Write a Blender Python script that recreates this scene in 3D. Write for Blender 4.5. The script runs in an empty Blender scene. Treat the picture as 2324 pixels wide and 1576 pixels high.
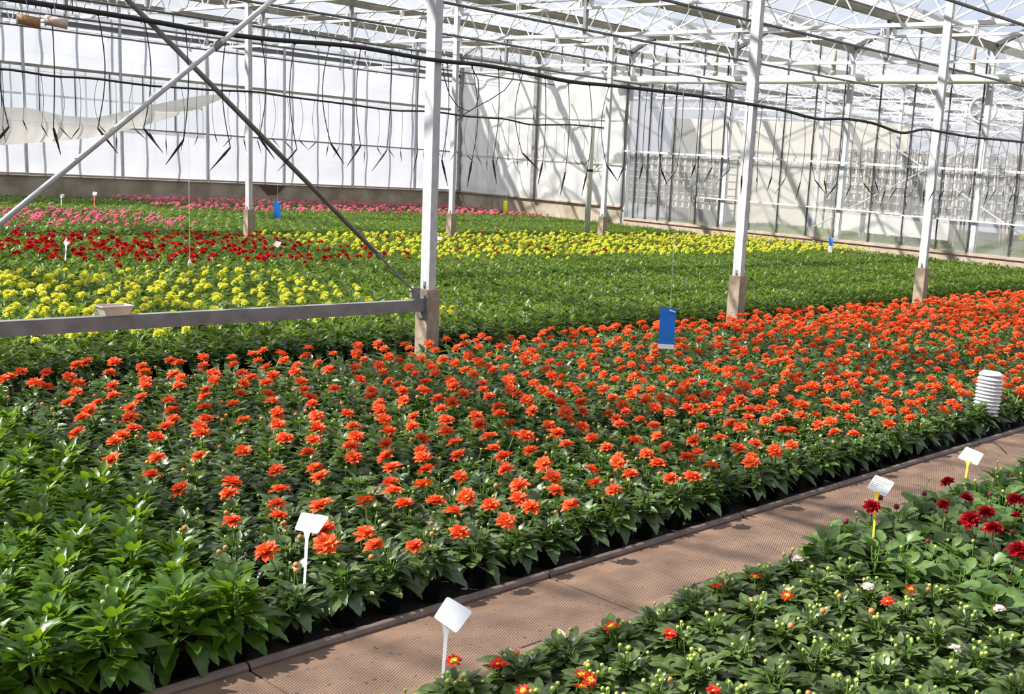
import bpy, math, random
import numpy as np
from mathutils import Vector, Matrix

random.seed(7)
rng = np.random.default_rng(11)
scene = bpy.context.scene
COL = scene.collection

# ------------------------------------------------------------------ camera maths (frame 2324 x 1576)
FPX, PPX, PPY = 2604.0, 1534.0, 882.0
YAW, PITCH, ROLL = map(math.radians, (50.564, 10.677, -3.836))
EYE = np.array([0.0, 0.0, 1.6])


def cam_axes(a, b, c):
    f = np.array([math.sin(a) * math.cos(b), math.cos(a) * math.cos(b), -math.sin(b)])
    rt = np.array([math.cos(a), -math.sin(a), 0.0])
    dn = np.cross(f, rt)
    return np.array([math.cos(c) * rt + math.sin(c) * dn, -math.sin(c) * rt + math.cos(c) * dn, f])


M3 = cam_axes(YAW, PITCH, ROLL)


def ray(x, y): return M3.T @ np.array([(x - PPX) / FPX, (y - PPY) / FPX, 1.0])
def at_z(x, y, z): r = ray(x, y); return EYE + r * (z - EYE[2]) / r[2]
def at_x(x, y, X): r = ray(x, y); return EYE + r * X / r[0]
def at_y(x, y, Y): r = ray(x, y); return EYE + r * Y / r[1]
def at_d(x, y, d): return EYE + ray(x, y) * d


def proj(p):
    c = M3 @ (np.asarray(p, float) - EYE)
    return FPX * c[0] / c[2] + PPX, FPX * c[1] / c[2] + PPY, c[2]


cam_d = bpy.data.cameras.new('camera')
cam = bpy.data.objects.new('camera', cam_d)
COL.objects.link(cam)
cam_d.sensor_width = 36.0
cam_d.lens = FPX / 2324 * 36.0
cam_d.shift_x = -(PPX - 1162) / 2324
cam_d.shift_y = (PPY - 788) / 2324
cam_d.clip_end = 300
cam_d.clip_start = 0.05
mw = Matrix.Identity(4)
for i in range(3):
    mw[i][0] = M3[0][i]; mw[i][1] = -M3[1][i]; mw[i][2] = -M3[2][i]; mw[i][3] = EYE[i]
cam.matrix_world = mw
scene.camera = cam


# ------------------------------------------------------------------ materials
def new_mat(name):
    m = bpy.data.materials.new(name)
    m.use_nodes = True
    nt = m.node_tree
    nt.nodes.clear()
    out = nt.nodes.new('ShaderNodeOutputMaterial')
    return m, nt, out


def N(nt, typ, **kw):
    n = nt.nodes.new(typ)
    for k, v in kw.items():
        if k in n.inputs.keys():
            n.inputs[k].default_value = v
        else:
            setattr(n, k, v)
    return n


def rgb(c): return (c[0], c[1], c[2], 1.0)


def plain(name, c, rough=0.6, metal=0.0, spec=0.4, noise=0.0, nscale=6.0, c2=None, bump=0.0, bscale=40.0, trans=None, tfac=0.0, coat=0.0):
    """Principled surface with a procedural two-tone variation and an optional bump and translucency."""
    m, nt, out = new_mat(name)
    L = nt.links
    b = N(nt, 'ShaderNodeBsdfPrincipled')
    b.inputs['Roughness'].default_value = rough
    b.inputs['Metallic'].default_value = metal
    b.inputs['Specular IOR Level'].default_value = spec
    b.inputs['Base Color'].default_value = rgb(c)
    geo = N(nt, 'ShaderNodeNewGeometry')
    if c2 is not None or noise > 0:
        nz = N(nt, 'ShaderNodeTexNoise'); nz.inputs['Scale'].default_value = nscale; nz.inputs['Detail'].default_value = 4
        L.new(geo.outputs['Position'], nz.inputs['Vector'])
        cr = N(nt, 'ShaderNodeValToRGB')
        e = cr.color_ramp.elements
        e[0].position = 0.35; e[1].position = 0.68
        if c2 is None:
            c2 = tuple(x * (1 - noise) for x in c)
        e[0].color = rgb(c2); e[1].color = rgb(c)
        L.new(nz.outputs['Fac'], cr.inputs['Fac'])
        L.new(cr.outputs['Color'], b.inputs['Base Color'])
    if bump > 0:
        nb = N(nt, 'ShaderNodeTexNoise'); nb.inputs['Scale'].default_value = bscale; nb.inputs['Detail'].default_value = 3
        L.new(geo.outputs['Position'], nb.inputs['Vector'])
        bp = N(nt, 'ShaderNodeBump'); bp.inputs['Strength'].default_value = bump; bp.inputs['Distance'].default_value = 0.01
        L.new(nb.outputs['Fac'], bp.inputs['Height'])
        L.new(bp.outputs['Normal'], b.inputs['Normal'])
    if tfac > 0:
        t = N(nt, 'ShaderNodeBsdfTranslucent'); t.inputs['Color'].default_value = rgb(trans)
        mx = N(nt, 'ShaderNodeMixShader'); mx.inputs[0].default_value = tfac
        L.new(b.outputs[0], mx.inputs[1]); L.new(t.outputs[0], mx.inputs[2])
        L.new(mx.outputs[0], out.inputs[0])
    else:
        L.new(b.outputs[0], out.inputs[0])
    return m


def leafy(name, dark, light, trans, rough=0.38, tfac=0.3, spec=0.5, scale=35.0):
    """Leaf or petal: colour varies from leaf to leaf, glossy face, light passing through."""
    m, nt, out = new_mat(name)
    L = nt.links
    geo = N(nt, 'ShaderNodeNewGeometry')
    nz = N(nt, 'ShaderNodeTexNoise'); nz.inputs['Scale'].default_value = scale; nz.inputs['Detail'].default_value = 1
    L.new(geo.outputs['Position'], nz.inputs['Vector'])
    add = N(nt, 'ShaderNodeMath', operation='MULTIPLY_ADD'); add.inputs[1].default_value = 0.5
    L.new(geo.outputs['Random Per Island'], add.inputs[0]); L.new(nz.outputs['Fac'], add.inputs[2])
    cr = N(nt, 'ShaderNodeValToRGB')
    e = cr.color_ramp.elements
    e[0].position = 0.42; e[1].position = 1.0
    e[0].color = rgb(dark); e[1].color = rgb(light)
    L.new(add.outputs[0], cr.inputs['Fac'])
    b = N(nt, 'ShaderNodeBsdfPrincipled')
    b.inputs['Roughness'].default_value = rough
    b.inputs['Specular IOR Level'].default_value = spec
    L.new(cr.outputs['Color'], b.inputs['Base Color'])
    t = N(nt, 'ShaderNodeBsdfTranslucent'); t.inputs['Color'].default_value = rgb(trans)
    mx = N(nt, 'ShaderNodeMixShader'); mx.inputs[0].default_value = tfac
    L.new(b.outputs[0], mx.inputs[1]); L.new(t.outputs[0], mx.inputs[2])
    L.new(mx.outputs[0], out.inputs[0])
    return m


def sheet(name, c, clear, transl, haze_noise=0.0, nscale=1.2, tint=(1, 1, 1), gloss=0.04, streak=False):
    """Film or glass: clear = share of see-through, the rest white diffuse/translucent film."""
    m, nt, out = new_mat(name)
    L = nt.links
    tr = N(nt, 'ShaderNodeBsdfTransparent'); tr.inputs['Color'].default_value = rgb(tint)
    df = N(nt, 'ShaderNodeBsdfDiffuse'); df.inputs['Color'].default_value = rgb(c)
    tl = N(nt, 'ShaderNodeBsdfTranslucent'); tl.inputs['Color'].default_value = rgb(c)
    m1 = N(nt, 'ShaderNodeMixShader'); m1.inputs[0].default_value = transl
    L.new(df.outputs[0], m1.inputs[1]); L.new(tl.outputs[0], m1.inputs[2])
    m2 = N(nt, 'ShaderNodeMixShader'); m2.inputs[0].default_value = clear
    L.new(m1.outputs[0], m2.inputs[1]); L.new(tr.outputs[0], m2.inputs[2])
    if haze_noise > 0:
        geo = N(nt, 'ShaderNodeNewGeometry')
        mp = N(nt, 'ShaderNodeMapping')
        mp.inputs['Scale'].default_value = (1, 1, 0.25) if streak else (1, 1, 1)
        L.new(geo.outputs['Position'], mp.inputs['Vector'])
        nz = N(nt, 'ShaderNodeTexNoise'); nz.inputs['Scale'].default_value = nscale; nz.inputs['Detail'].default_value = 5
        L.new(mp.outputs[0], nz.inputs['Vector'])
        mr = N(nt, 'ShaderNodeMapRange'); mr.inputs['From Min'].default_value = 0.3; mr.inputs['From Max'].default_value = 0.7
        mr.inputs['To Min'].default_value = max(0, clear - haze_noise); mr.inputs['To Max'].default_value = min(1, clear + haze_noise)
        L.new(nz.outputs['Fac'], mr.inputs['Value']); L.new(mr.outputs[0], m2.inputs[0])
    if gloss > 0:
        gl = N(nt, 'ShaderNodeBsdfGlossy'); gl.inputs['Roughness'].default_value = 0.08
        m3 = N(nt, 'ShaderNodeMixShader'); m3.inputs[0].default_value = gloss
        L.new(m2.outputs[0], m3.inputs[1]); L.new(gl.outputs[0], m3.inputs[2])
        L.new(m3.outputs[0], out.inputs[0])
    else:
        L.new(m2.outputs[0], out.inputs[0])
    return m


MT = {}
MT['steel'] = plain('galvanised_steel', (0.62, 0.63, 0.65), rough=0.55, metal=0.15, noise=0.18, nscale=14, bump=0.12, bscale=60)
MT['steel_dark'] = plain('weathered_steel', (0.30, 0.29, 0.29), rough=0.6, metal=0.3, noise=0.3, nscale=9)
MT['white_bar'] = plain('white_truss_steel', (0.80, 0.80, 0.80), rough=0.5, metal=0.0, noise=0.1, nscale=5)
MT['gutter'] = plain('brownish_gutter', (0.44, 0.40, 0.34), rough=0.65, noise=0.35, nscale=2.5)
MT['pipe_grey'] = plain('grey_pipe', (0.16, 0.16, 0.165), rough=0.5, metal=0.2, noise=0.2)
MT['black'] = plain('black_rubber', (0.018, 0.018, 0.018), rough=0.45)
MT['mullion'] = plain('dark_glazing_bar', (0.10, 0.10, 0.105), rough=0.5, noise=0.3)
MT['pvc'] = plain('cream_pvc', (0.80, 0.78, 0.70), rough=0.4, noise=0.06, nscale=2)
MT['concrete'] = plain('tan_concrete', (0.44, 0.345, 0.25), rough=0.9, noise=0.3, nscale=16, bump=0.4, bscale=90)
MT['concrete_wall'] = plain('stained_concrete', (0.50, 0.44, 0.35), rough=0.9, c2=(0.30, 0.25, 0.17), nscale=2.2, bump=0.3, bscale=50)
MT['sill'] = plain('pinkish_sill', (0.52, 0.40, 0.32), rough=0.85, noise=0.25, nscale=5)
MT['ground'] = plain('black_ground_cloth', (0.035, 0.032, 0.03), rough=0.8, c2=(0.012, 0.011, 0.011), nscale=9, bump=0.5, bscale=120)
MT['outside'] = plain('outdoor_ground', (0.16, 0.17, 0.12), rough=0.95, noise=0.4, nscale=0.6)
MT['pot'] = plain('black_plastic_pot', (0.02, 0.02, 0.022), rough=0.42)
MT['soil'] = plain('peat_soil', (0.05, 0.032, 0.02), rough=0.95, noise=0.5, nscale=120)
MT['label_white'] = plain('white_plastic_label', (0.86, 0.87, 0.88), rough=0.4, trans=(0.8, 0.8, 0.8), tfac=0.1)
MT['stake_yellow'] = plain('yellow_plastic_stake', (0.72, 0.58, 0.03), rough=0.4)
MT['ink'] = plain('grey_ink', (0.12, 0.12, 0.13), rough=0.8)
MT['blue'] = plain('blue_sticky_card', (0.03, 0.24, 0.78), rough=0.22, spec=0.6, noise=0.12, nscale=12, trans=(0.03, 0.3, 0.9), tfac=0.25)
MT['yellow_card'] = plain('yellow_sticky_card', (0.85, 0.75, 0.02), rough=0.25, trans=(0.9, 0.8, 0.05), tfac=0.3)
MT['string'] = plain('pale_string', (0.75, 0.73, 0.68), rough=0.8)
MT['shield'] = plain('white_shield_plastic', (0.88, 0.88, 0.90), rough=0.35)
MT['tub'] = plain('cream_tub_plastic', (0.74, 0.66, 0.58), rough=0.4, trans=(0.8, 0.7, 0.6), tfac=0.25)
MT['twine_brown'] = plain('brown_twine', (0.50, 0.27, 0.14), rough=0.85, noise=0.3, nscale=60)
MT['twine_pale'] = plain('pale_twine', (0.70, 0.56, 0.47), rough=0.85, noise=0.2, nscale=60)
MT['green_cap'] = plain('green_spool_core', (0.12, 0.45, 0.10), rough=0.6)
MT['rust'] = plain('brown_rack_steel', (0.26, 0.19, 0.14), rough=0.7, noise=0.3)
MT['rack_shelf'] = plain('grey_shelf', (0.34, 0.33, 0.33), rough=0.6)
MT['tray'] = plain('white_tray', (0.66, 0.65, 0.64), rough=0.6, noise=0.15, nscale=10)
MT['pink_floor'] = plain('dull_red_strip', (0.35, 0.06, 0.08), rough=0.8)
MT['red_stake'] = plain('red_plastic_stake', (0.6, 0.10, 0.05), rough=0.5)
MT['roof_glass'] = sheet('roof_glass', (0.85, 0.87, 0.92), 0.90, 0.5, haze_noise=0.07, nscale=0.8, gloss=0.03)
MT['wall_film'] = sheet('bubble_film', (0.71, 0.72, 0.79), 0.06, 0.58, gloss=0.02)
MT['end_film'] = sheet('dirty_film', (0.82, 0.815, 0.79), 0.05, 0.45, haze_noise=0.04, gloss=0.02)
MT['clear_pane'] = sheet('clear_pane', (0.8, 0.83, 0.88), 0.70, 0.5, haze_noise=0.15, nscale=2.5, gloss=0.04, streak=True)
MT['dirty_glass'] = sheet('dirty_glass', (0.72, 0.73, 0.71), 0.66, 0.45, haze_noise=0.12, nscale=0.9, gloss=0.04)
MT['loose_film'] = sheet('loose_film', (0.80, 0.76, 0.70), 0.12, 0.5, gloss=0.02)
MT['cream_film'] = sheet('cream_film', (0.80, 0.77, 0.70), 0.1, 0.45, gloss=0.0)

MT['leaf_big'] = leafy('bright_green_leaf', (0.022, 0.065, 0.006), (0.095, 0.19, 0.018), (0.27, 0.45, 0.015), rough=0.33, tfac=0.34)
MT['leaf_dark'] = leafy('dark_green_leaf', (0.018, 0.042, 0.010), (0.105, 0.17, 0.045), (0.19, 0.34, 0.03), rough=0.42, tfac=0.24, spec=0.8)
MT['leaf_mid'] = leafy('mid_green_leaf', (0.040, 0.080, 0.012), (0.14, 0.21, 0.032), (0.26, 0.42, 0.03), rough=0.42, tfac=0.3)
MT['leaf_small'] = leafy('greyish_green_leaf', (0.032, 0.06, 0.018), (0.14, 0.20, 0.06), (0.20, 0.32, 0.05), rough=0.33, tfac=0.22)
MT['leaf_round'] = leafy('broad_green_leaf', (0.035, 0.075, 0.018), (0.14, 0.23, 0.06), (0.22, 0.38, 0.05), rough=0.42, tfac=0.25)
MT['stem'] = plain('green_stem', (0.14, 0.26, 0.04), rough=0.5)
MT['stem_dark'] = plain('dark_stem', (0.10, 0.06, 0.04), rough=0.5)
MT['bud'] = plain('yellow_green_bud', (0.52, 0.56, 0.10), rough=0.45)
MT['bud_green'] = plain('green_bud', (0.30, 0.42, 0.08), rough=0.45)
MT['bud_orange'] = plain('orange_bud', (0.62, 0.22, 0.07), rough=0.5)
MT['bud_dark'] = plain('crimson_bud', (0.14, 0.01, 0.02), rough=0.5)
MT['orange'] = leafy('orange_petal', (0.76, 0.065, 0.014), (0.93, 0.22, 0.07), (0.95, 0.14, 0.02), rough=0.5, tfac=0.3, spec=0.25)
MT['yellow'] = leafy('yellow_petal', (0.76, 0.72, 0.04), (0.88, 0.86, 0.15), (0.85, 0.85, 0.10), rough=0.55, tfac=0.28, spec=0.2)
MT['red'] = leafy('red_petal', (0.36, 0.003, 0.004), (0.56, 0.010, 0.010), (0.7, 0.01, 0.01), rough=0.5, tfac=0.25, spec=0.2)
MT['crimson'] = leafy('crimson_petal', (0.16, 0.002, 0.006), (0.42, 0.006, 0.012), (0.6, 0.0, 0.02), rough=0.45, tfac=0.25, spec=0.25)
MT['pink'] = leafy('pink_petal', (0.78, 0.18, 0.26), (0.90, 0.38, 0.46), (0.9, 0.3, 0.4), rough=0.55, tfac=0.28, spec=0.2)
MT['scarlet'] = leafy('scarlet_petal', (0.60, 0.02, 0.012), (0.80, 0.06, 0.03), (0.8, 0.05, 0.02), rough=0.5, tfac=0.25, spec=0.2)
MT['white_petal'] = leafy('white_petal', (0.75, 0.72, 0.68), (0.88, 0.86, 0.84), (0.9, 0.85, 0.85), rough=0.5, tfac=0.25, spec=0.2)
MT['disc'] = plain('yellow_disc', (0.85, 0.50, 0.02), rough=0.7)


def path_material():
    m, nt, out = new_mat('brown_ribbed_walkway')
    L = nt.links
    geo = N(nt, 'ShaderNodeNewGeometry')
    sep = N(nt, 'ShaderNodeSeparateXYZ'); L.new(geo.outputs['Position'], sep.inputs[0])
    # ribbed centre band between y 2.57 and 2.96, smooth margins
    mr1 = N(nt, 'ShaderNodeMapRange'); mr1.inputs['From Min'].default_value = 2.60; mr1.inputs['From Max'].default_value = 2.61
    mr2 = N(nt, 'ShaderNodeMapRange'); mr2.inputs['From Min'].default_value = 2.925; mr2.inputs['From Max'].default_value = 2.915
    L.new(sep.outputs['Y'], mr1.inputs['Value']); L.new(sep.outputs['Y'], mr2.inputs['Value'])
    band = N(nt, 'ShaderNodeMath', operation='MULTIPLY'); L.new(mr1.outputs[0], band.inputs[0]); L.new(mr2.outputs[0], band.inputs[1])
    waves = []
    for ang in (62, -62):
        mp = N(nt, 'ShaderNodeMapping'); mp.inputs['Rotation'].default_value = (0, 0, math.radians(ang))
        L.new(geo.outputs['Position'], mp.inputs['Vector'])
        w = N(nt, 'ShaderNodeTexWave'); w.inputs['Scale'].default_value = 32.0; w.inputs['Distortion'].default_value = 0.3
        L.new(mp.outputs[0], w.inputs['Vector']); waves.append(w)
    mn = N(nt, 'ShaderNodeMath', operation='MULTIPLY'); L.new(waves[0].outputs['Fac'], mn.inputs[0]); L.new(waves[1].outputs['Fac'], mn.inputs[1])
    hb = N(nt, 'ShaderNodeMath', operation='MULTIPLY'); L.new(mn.outputs[0], hb.inputs[0]); L.new(band.outputs[0], hb.inputs[1])
    nz = N(nt, 'ShaderNodeTexNoise'); nz.inputs['Scale'].default_value = 7; nz.inputs['Detail'].default_value = 6
    L.new(geo.outputs['Position'], nz.inputs['Vector'])
    cr = N(nt, 'ShaderNodeValToRGB'); e = cr.color_ramp.elements
    e[0].position = 0.3; e[0].color = (0.12, 0.072, 0.048, 1); e[1].position = 0.7; e[1].color = (0.225, 0.142, 0.095, 1)
    L.new(nz.outputs['Fac'], cr.inputs['Fac'])
    rib_tint = N(nt, 'ShaderNodeMixRGB', blend_type='MIX'); rib_tint.inputs[2].default_value = (0.30, 0.20, 0.15, 1)  # lighter brown mixed onto the rib crests
    sc = N(nt, 'ShaderNodeMath', operation='MULTIPLY'); sc.inputs[1].default_value = 0.35
    L.new(hb.outputs[0], sc.inputs[0]); L.new(sc.outputs[0], rib_tint.inputs[0]); L.new(cr.outputs['Color'], rib_tint.inputs[1])
    # peat crumbs
    v = N(nt, 'ShaderNodeTexNoise'); v.inputs['Scale'].default_value = 55; v.inputs['Detail'].default_value = 3
    L.new(geo.outputs['Position'], v.inputs['Vector'])
    lt = N(nt, 'ShaderNodeMapRange'); lt.inputs['From Min'].default_value = 0.66; lt.inputs['From Max'].default_value = 0.72
    L.new(v.outputs['Fac'], lt.inputs['Value'])
    crumb = N(nt, 'ShaderNodeMixRGB'); crumb.inputs[2].default_value = (0.05, 0.03, 0.022, 1)
    L.new(lt.outputs[0], crumb.inputs[0]); L.new(rib_tint.outputs[0], crumb.inputs[1])
    b = N(nt, 'ShaderNodeBsdfPrincipled'); b.inputs['Roughness'].default_value = 0.62
    L.new(crumb.outputs[0], b.inputs['Base Color'])
    bp = N(nt, 'ShaderNodeBump'); bp.inputs['Strength'].default_value = 0.9; bp.inputs['Distance'].default_value = 0.004
    L.new(hb.outputs[0], bp.inputs['Height']); L.new(bp.outputs[0], b.inputs['Normal'])
    L.new(b.outputs[0], out.inputs[0])
    return m


MT['path'] = path_material()
MT['kerb'] = plain('kerb_edge', (0.17, 0.12, 0.10), rough=0.45, noise=0.35, nscale=14)


# ------------------------------------------------------------------ mesh building
class MB:
    """Collects vertices and faces and links them as ONE mesh object."""
    def __init__(self):
        self.V = []; self.Q = []; self.T = []; self.qm = []; self.tm = []; self.n = 0

    def add(self, V, Q=(), T=(), qm=0, tm=0):
        V = np.asarray(V, float).reshape(-1, 3)
        if len(Q):
            Q = np.asarray(Q, int).reshape(-1, 4)
            self.Q.append(Q + self.n); self.qm.append(np.broadcast_to(np.asarray(qm, int), (len(Q),)).copy())
        if len(T):
            T = np.asarray(T, int).reshape(-1, 3)
            self.T.append(T + self.n); self.tm.append(np.broadcast_to(np.asarray(tm, int), (len(T),)).copy())
        self.V.append(V); self.n += len(V)

    def arrays(self):
        V = np.concatenate(self.V) if self.V else np.zeros((0, 3))
        Q = np.concatenate(self.Q) if self.Q else np.zeros((0, 4), int)
        T = np.concatenate(self.T) if self.T else np.zeros((0, 3), int)
        qm = np.concatenate(self.qm) if self.qm else np.zeros(0, int)
        tm = np.concatenate(self.tm) if self.tm else np.zeros(0, int)
        return V, Q, T, qm, tm

    def add_arrays(self, arr, R=None, t=None, s=1.0):
        V, Q, T, qm, tm = arr
        V = V * s
        if R is not None: V = V @ R.T
        if t is not None: V = V + np.asarray(t)
        self.add(V, Q, T, qm, tm)

    def box(self, a, b, mat=0):
        (x0, y0, z0), (x1, y1, z1) = a, b
        x0, x1 = min(x0, x1), max(x0, x1); y0, y1 = min(y0, y1), max(y0, y1); z0, z1 = min(z0, z1), max(z0, z1)
        V = [(x0, y0, z0), (x1, y0, z0), (x1, y1, z0), (x0, y1, z0), (x0, y0, z1), (x1, y0, z1), (x1, y1, z1), (x0, y1, z1)]
        Q = [(0, 3, 2, 1), (4, 5, 6, 7), (0, 1, 5, 4), (1, 2, 6, 5), (2, 3, 7, 6), (3, 0, 4, 7)]
        self.add(V, Q, qm=mat)

    def tube(self, pts, r, seg=8, mat=0, cap=True):
        P = np.asarray(pts, float)
        n = len(P)
        r = np.broadcast_to(np.asarray(r, float), (n,))
        tan = np.gradient(P, axis=0) if n > 2 else np.repeat((P[1] - P[0])[None], n, 0)
        tan = tan / np.maximum(np.linalg.norm(tan, axis=1, keepdims=True), 1e-9)
        up = np.array([0, 0, 1.0]) if abs(tan[0][2]) < 0.9 else np.array([1.0, 0, 0])
        rings = []
        for i in range(n):
            a = np.cross(tan[i], up); a /= max(np.linalg.norm(a), 1e-9); b = np.cross(tan[i], a)
            th = np.arange(seg) * 2 * math.pi / seg + math.pi / seg
            rings.append(P[i] + r[i] * (np.cos(th)[:, None] * a + np.sin(th)[:, None] * b))
        V = np.concatenate(rings)
        Q = [(i * seg + j, i * seg + (j + 1) % seg, (i + 1) * seg + (j + 1) % seg, (i + 1) * seg + j) for i in range(n - 1) for j in range(seg)]
        T = []
        if cap:
            V = np.concatenate([V, P[:1], P[-1:]]); c0 = n * seg
            T = [(c0, (j + 1) % seg, j) for j in range(seg)] + [(c0 + 1, (n - 1) * seg + j, (n - 1) * seg + (j + 1) % seg) for j in range(seg)]
        self.add(V, Q, T, qm=mat, tm=mat)

    def bar(self, a, b, w, h, mat=0):
        """rectangular bar from a to b; w sideways, h in the upright direction"""
        a = np.asarray(a, float); b = np.asarray(b, float)
        d = b - a; d = d / np.linalg.norm(d)
        up = np.array([0, 0, 1.0]) if abs(d[2]) < 0.95 else np.array([1.0, 0, 0])
        s = np.cross(d, up); s /= np.linalg.norm(s); u = np.cross(s, d)
        V = [p + i * s * w / 2 + j * u * h / 2 for p in (a, b) for i, j in ((-1, -1), (1, -1), (1, 1), (-1, 1))]
        Q = [(0, 3, 2, 1), (4, 5, 6, 7), (0, 1, 5, 4), (1, 2, 6, 5), (2, 3, 7, 6), (3, 0, 4, 7)]
        self.add(V, Q, qm=mat)

    def lathe(self, prof, seg=16, mat=0, c=(0, 0, 0)):
        n = len(prof)
        th = np.arange(seg) * 2 * math.pi / seg
        V = np.concatenate([[(r * math.cos(t) + c[0], r * math.sin(t) + c[1], z + c[2]) for t in th] for r, z in prof])
        Q = [(i * seg + j, i * seg + (j + 1) % seg, (i + 1) * seg + (j + 1) % seg, (i + 1) * seg + j) for i in range(n - 1) for j in range(seg)]
        self.add(V, Q, qm=mat)

    def ball(self, c, r, seg=7, rings=4, mat=0, sz=1.0):
        prof = [(max(1e-4, r * math.sin(math.pi * k / rings)), -r * sz * math.cos(math.pi * k / rings)) for k in range(rings + 1)]
        self.lathe(prof, seg, mat, c)

    def mesh(self, name, mats, smooth=False):
        V, Q, T, qm, tm = self.arrays()
        me = bpy.data.meshes.new(name)
        me.vertices.add(len(V)); me.vertices.foreach_set('co', V.astype(np.float32).ravel())
        nl = Q.size + T.size
        me.loops.add(nl)
        me.loops.foreach_set('vertex_index', np.concatenate([Q.ravel(), T.ravel()]).astype(np.int32))
        me.polygons.add(len(Q) + len(T))
        st = np.concatenate([np.arange(len(Q)) * 4, Q.size + np.arange(len(T)) * 3]).astype(np.int32)
        me.polygons.foreach_set('loop_start', st)
        me.polygons.foreach_set('material_index', np.concatenate([qm, tm]).astype(np.int32))
        me.update(calc_edges=True)
        me.polygons.foreach_set('use_smooth', np.full(len(me.polygons), bool(smooth)))
        for m in (mats if isinstance(mats, (list, tuple)) else [mats]):
            me.materials.append(MT[m] if isinstance(m, str) else m)
        return me

    def build(self, name, mats, parent=None, smooth=False):
        return link(name, self.mesh(name, mats, smooth), parent)


def link(name, data, parent=None, loc=None):
    o = bpy.data.objects.new(name, data)
    COL.objects.link(o)
    if parent is not None: o.parent = parent
    if loc is not None: o.location = [float(v) for v in loc]
    return o


def tag(o, label=None, cat=None, group=None, kind=None):
    if label: o['label'] = label
    if cat: o['category'] = cat
    if group: o['group'] = group
    if kind: o['kind'] = kind
    return o


def thing(name, label, cat, loc=(0, 0, 0), rz=0.0, group=None):
    o = bpy.data.objects.new(name, None)
    COL.objects.link(o)
    o.empty_display_size = 0.05
    o.location = [float(v) for v in loc]; o.rotation_euler = (0, 0, rz)
    return tag(o, label, cat, group)


def struct(o, label=None):
    return tag(o, label, None, None, 'structure')


def rotz(a): c, s = math.cos(a), math.sin(a); return np.array([[c, -s, 0], [s, c, 0], [0, 0, 1.0]])


# ================================================================== THE HOUSE
XE = 21.6            # end / glass wall
YL = 26.36           # left wall
ZC, ZT, ZG, ZR = 3.65, 4.07, 4.38, 5.10     # lower chord, upper chord, gutter, ridge
X0, X1 = -8.0, 45.6
GY = [16.76 + 3.2 * k for k in range(-8, 4)]     # gutter lines (last one = left wall)
ROWS = (7.16, 16.76)
COLX = (1.6, 5.6, 9.6, 13.6, 17.6)

# floor
mb = MB(); mb.box((X0, -9, -0.3), (X1, YL + 0.1, 0)); struct(mb.build('floor', 'ground'), 'black ground cloth under the beds')
mb = MB(); mb.box((-60, -60, -0.6), (110, 110, -0.31)); struct(mb.build('ground', 'outside'), 'ground outside the greenhouse')

# path slabs, each 1.25 m, with a rounded raised kerb on both sides
for k in range(-1, 14):
    xa = 0.48 + 1.25 * k; xb = xa + 1.242
    mb = MB()
    mb.box((xa, 2.52, 0.0), (xb, 3.02, 0.028), 0)
    for yc in (3.035, 2.505):
        mb.tube([(xa, yc, 0.030), (xb, yc, 0.030)], 0.021, 10, 1)
        mb.box((xa, yc - 0.021, 0), (xb, yc + 0.021, 0.03), 1)
    o = mb.build('floor_slab', ['path', 'kerb'])
    struct(o, 'brown ribbed walkway slab with a rounded raised edge')
    if k in (1, 2, 3, 4):
        sb = MB(); xs = {1: 2.45, 2: 3.35, 3: 4.35, 4: 5.6}[k]
        sb.box((xs, 2.60, 0.028), (xs + 0.13, 2.612, 0.031)); 
        s = sb.build('slot', 'kerb', o)

# ---- roof
mb = MB(); bars = MB(); ridges = MB()
for i in range(len(GY) - 1):
    ya, yb = GY[i], GY[i + 1]; ym = (ya + yb) / 2
    for (p, q) in ((ya, ym), (yb, ym)):
        mb.add([(X0, p, ZG + 0.06), (X1, p, ZG + 0.06), (X1, q, ZR), (X0, q, ZR)], [(0, 1, 2, 3)])
        x = X0
        while x < X1:
            bars.bar((x, p, ZG + 0.045), (x, q, ZR - 0.015), 0.028, 0.035)
            x += 0.8
    ridges.bar((X0, ym, ZR), (X1, ym, ZR), 0.05, 0.07)
struct(mb.build('ceiling', 'roof_glass'), 'ridge and furrow glass roof')
c = bars.build('ceiling_glazing_bars', 'white_bar'); struct(c, 'white glazing bars of the roof')
c = ridges.build('ceiling_ridges', 'white_bar'); struct(c, 'white ridge bars of the roof')

# ---- gutters
gl = {}
for i, y in enumerate(GY[1:]):
    mb = MB()
    w, h = 0.085, 0.075
    prof = [(-w, h), (-w * 0.98, 0.02), (-w * 0.55, -h * 0.6), (w * 0.55, -h * 0.6), (w * 0.98, 0.02), (w, h)]
    V = [(x, y + a, ZG + b) for x in (X0, X1) for a, b in prof]
    n = len(prof)
    mb.add(V, [(j, j + 1, n + j + 1, n + j) for j in range(n - 1)])
    mb.box((X0, y - w - 0.02, ZG + h - 0.012), (X1, y + w + 0.02, ZG + h))
    o = mb.build('roof_gutter', 'gutter')
    d = ['over the left wall', 'second in from the left wall', 'third in from the left wall', 'directly over the far row of columns']
    j = len(GY) - 2 - i
    names = {0: 'brown roof gutter running along the top of the left film wall',
             1: 'brown roof gutter, first one in from the left film wall',
             2: 'brown roof gutter, second one in from the left film wall',
             3: 'brown roof gutter directly above the far row of columns',
             4: 'brown roof gutter just nearer than the far row of columns',
             5: 'brown roof gutter midway and nearer than the far column row',
             6: 'brown roof gutter directly above the near row of columns'}
    tag(o, names.get(j, 'brown roof gutter over the walkway side, right of the near columns' if j == 7 else 'brown roof gutter beyond the walkway side of the roof'), 'gutter', 'roof gutters' if j > 7 else None)


# ---- trusses
def strut_mesh(dy, dz):
    m = MB(); m.tube([(0, 0, 0), (0, dy, dz)], 0.0115, 6); return m.mesh('diagonal_strut', 'white_bar')


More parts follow.
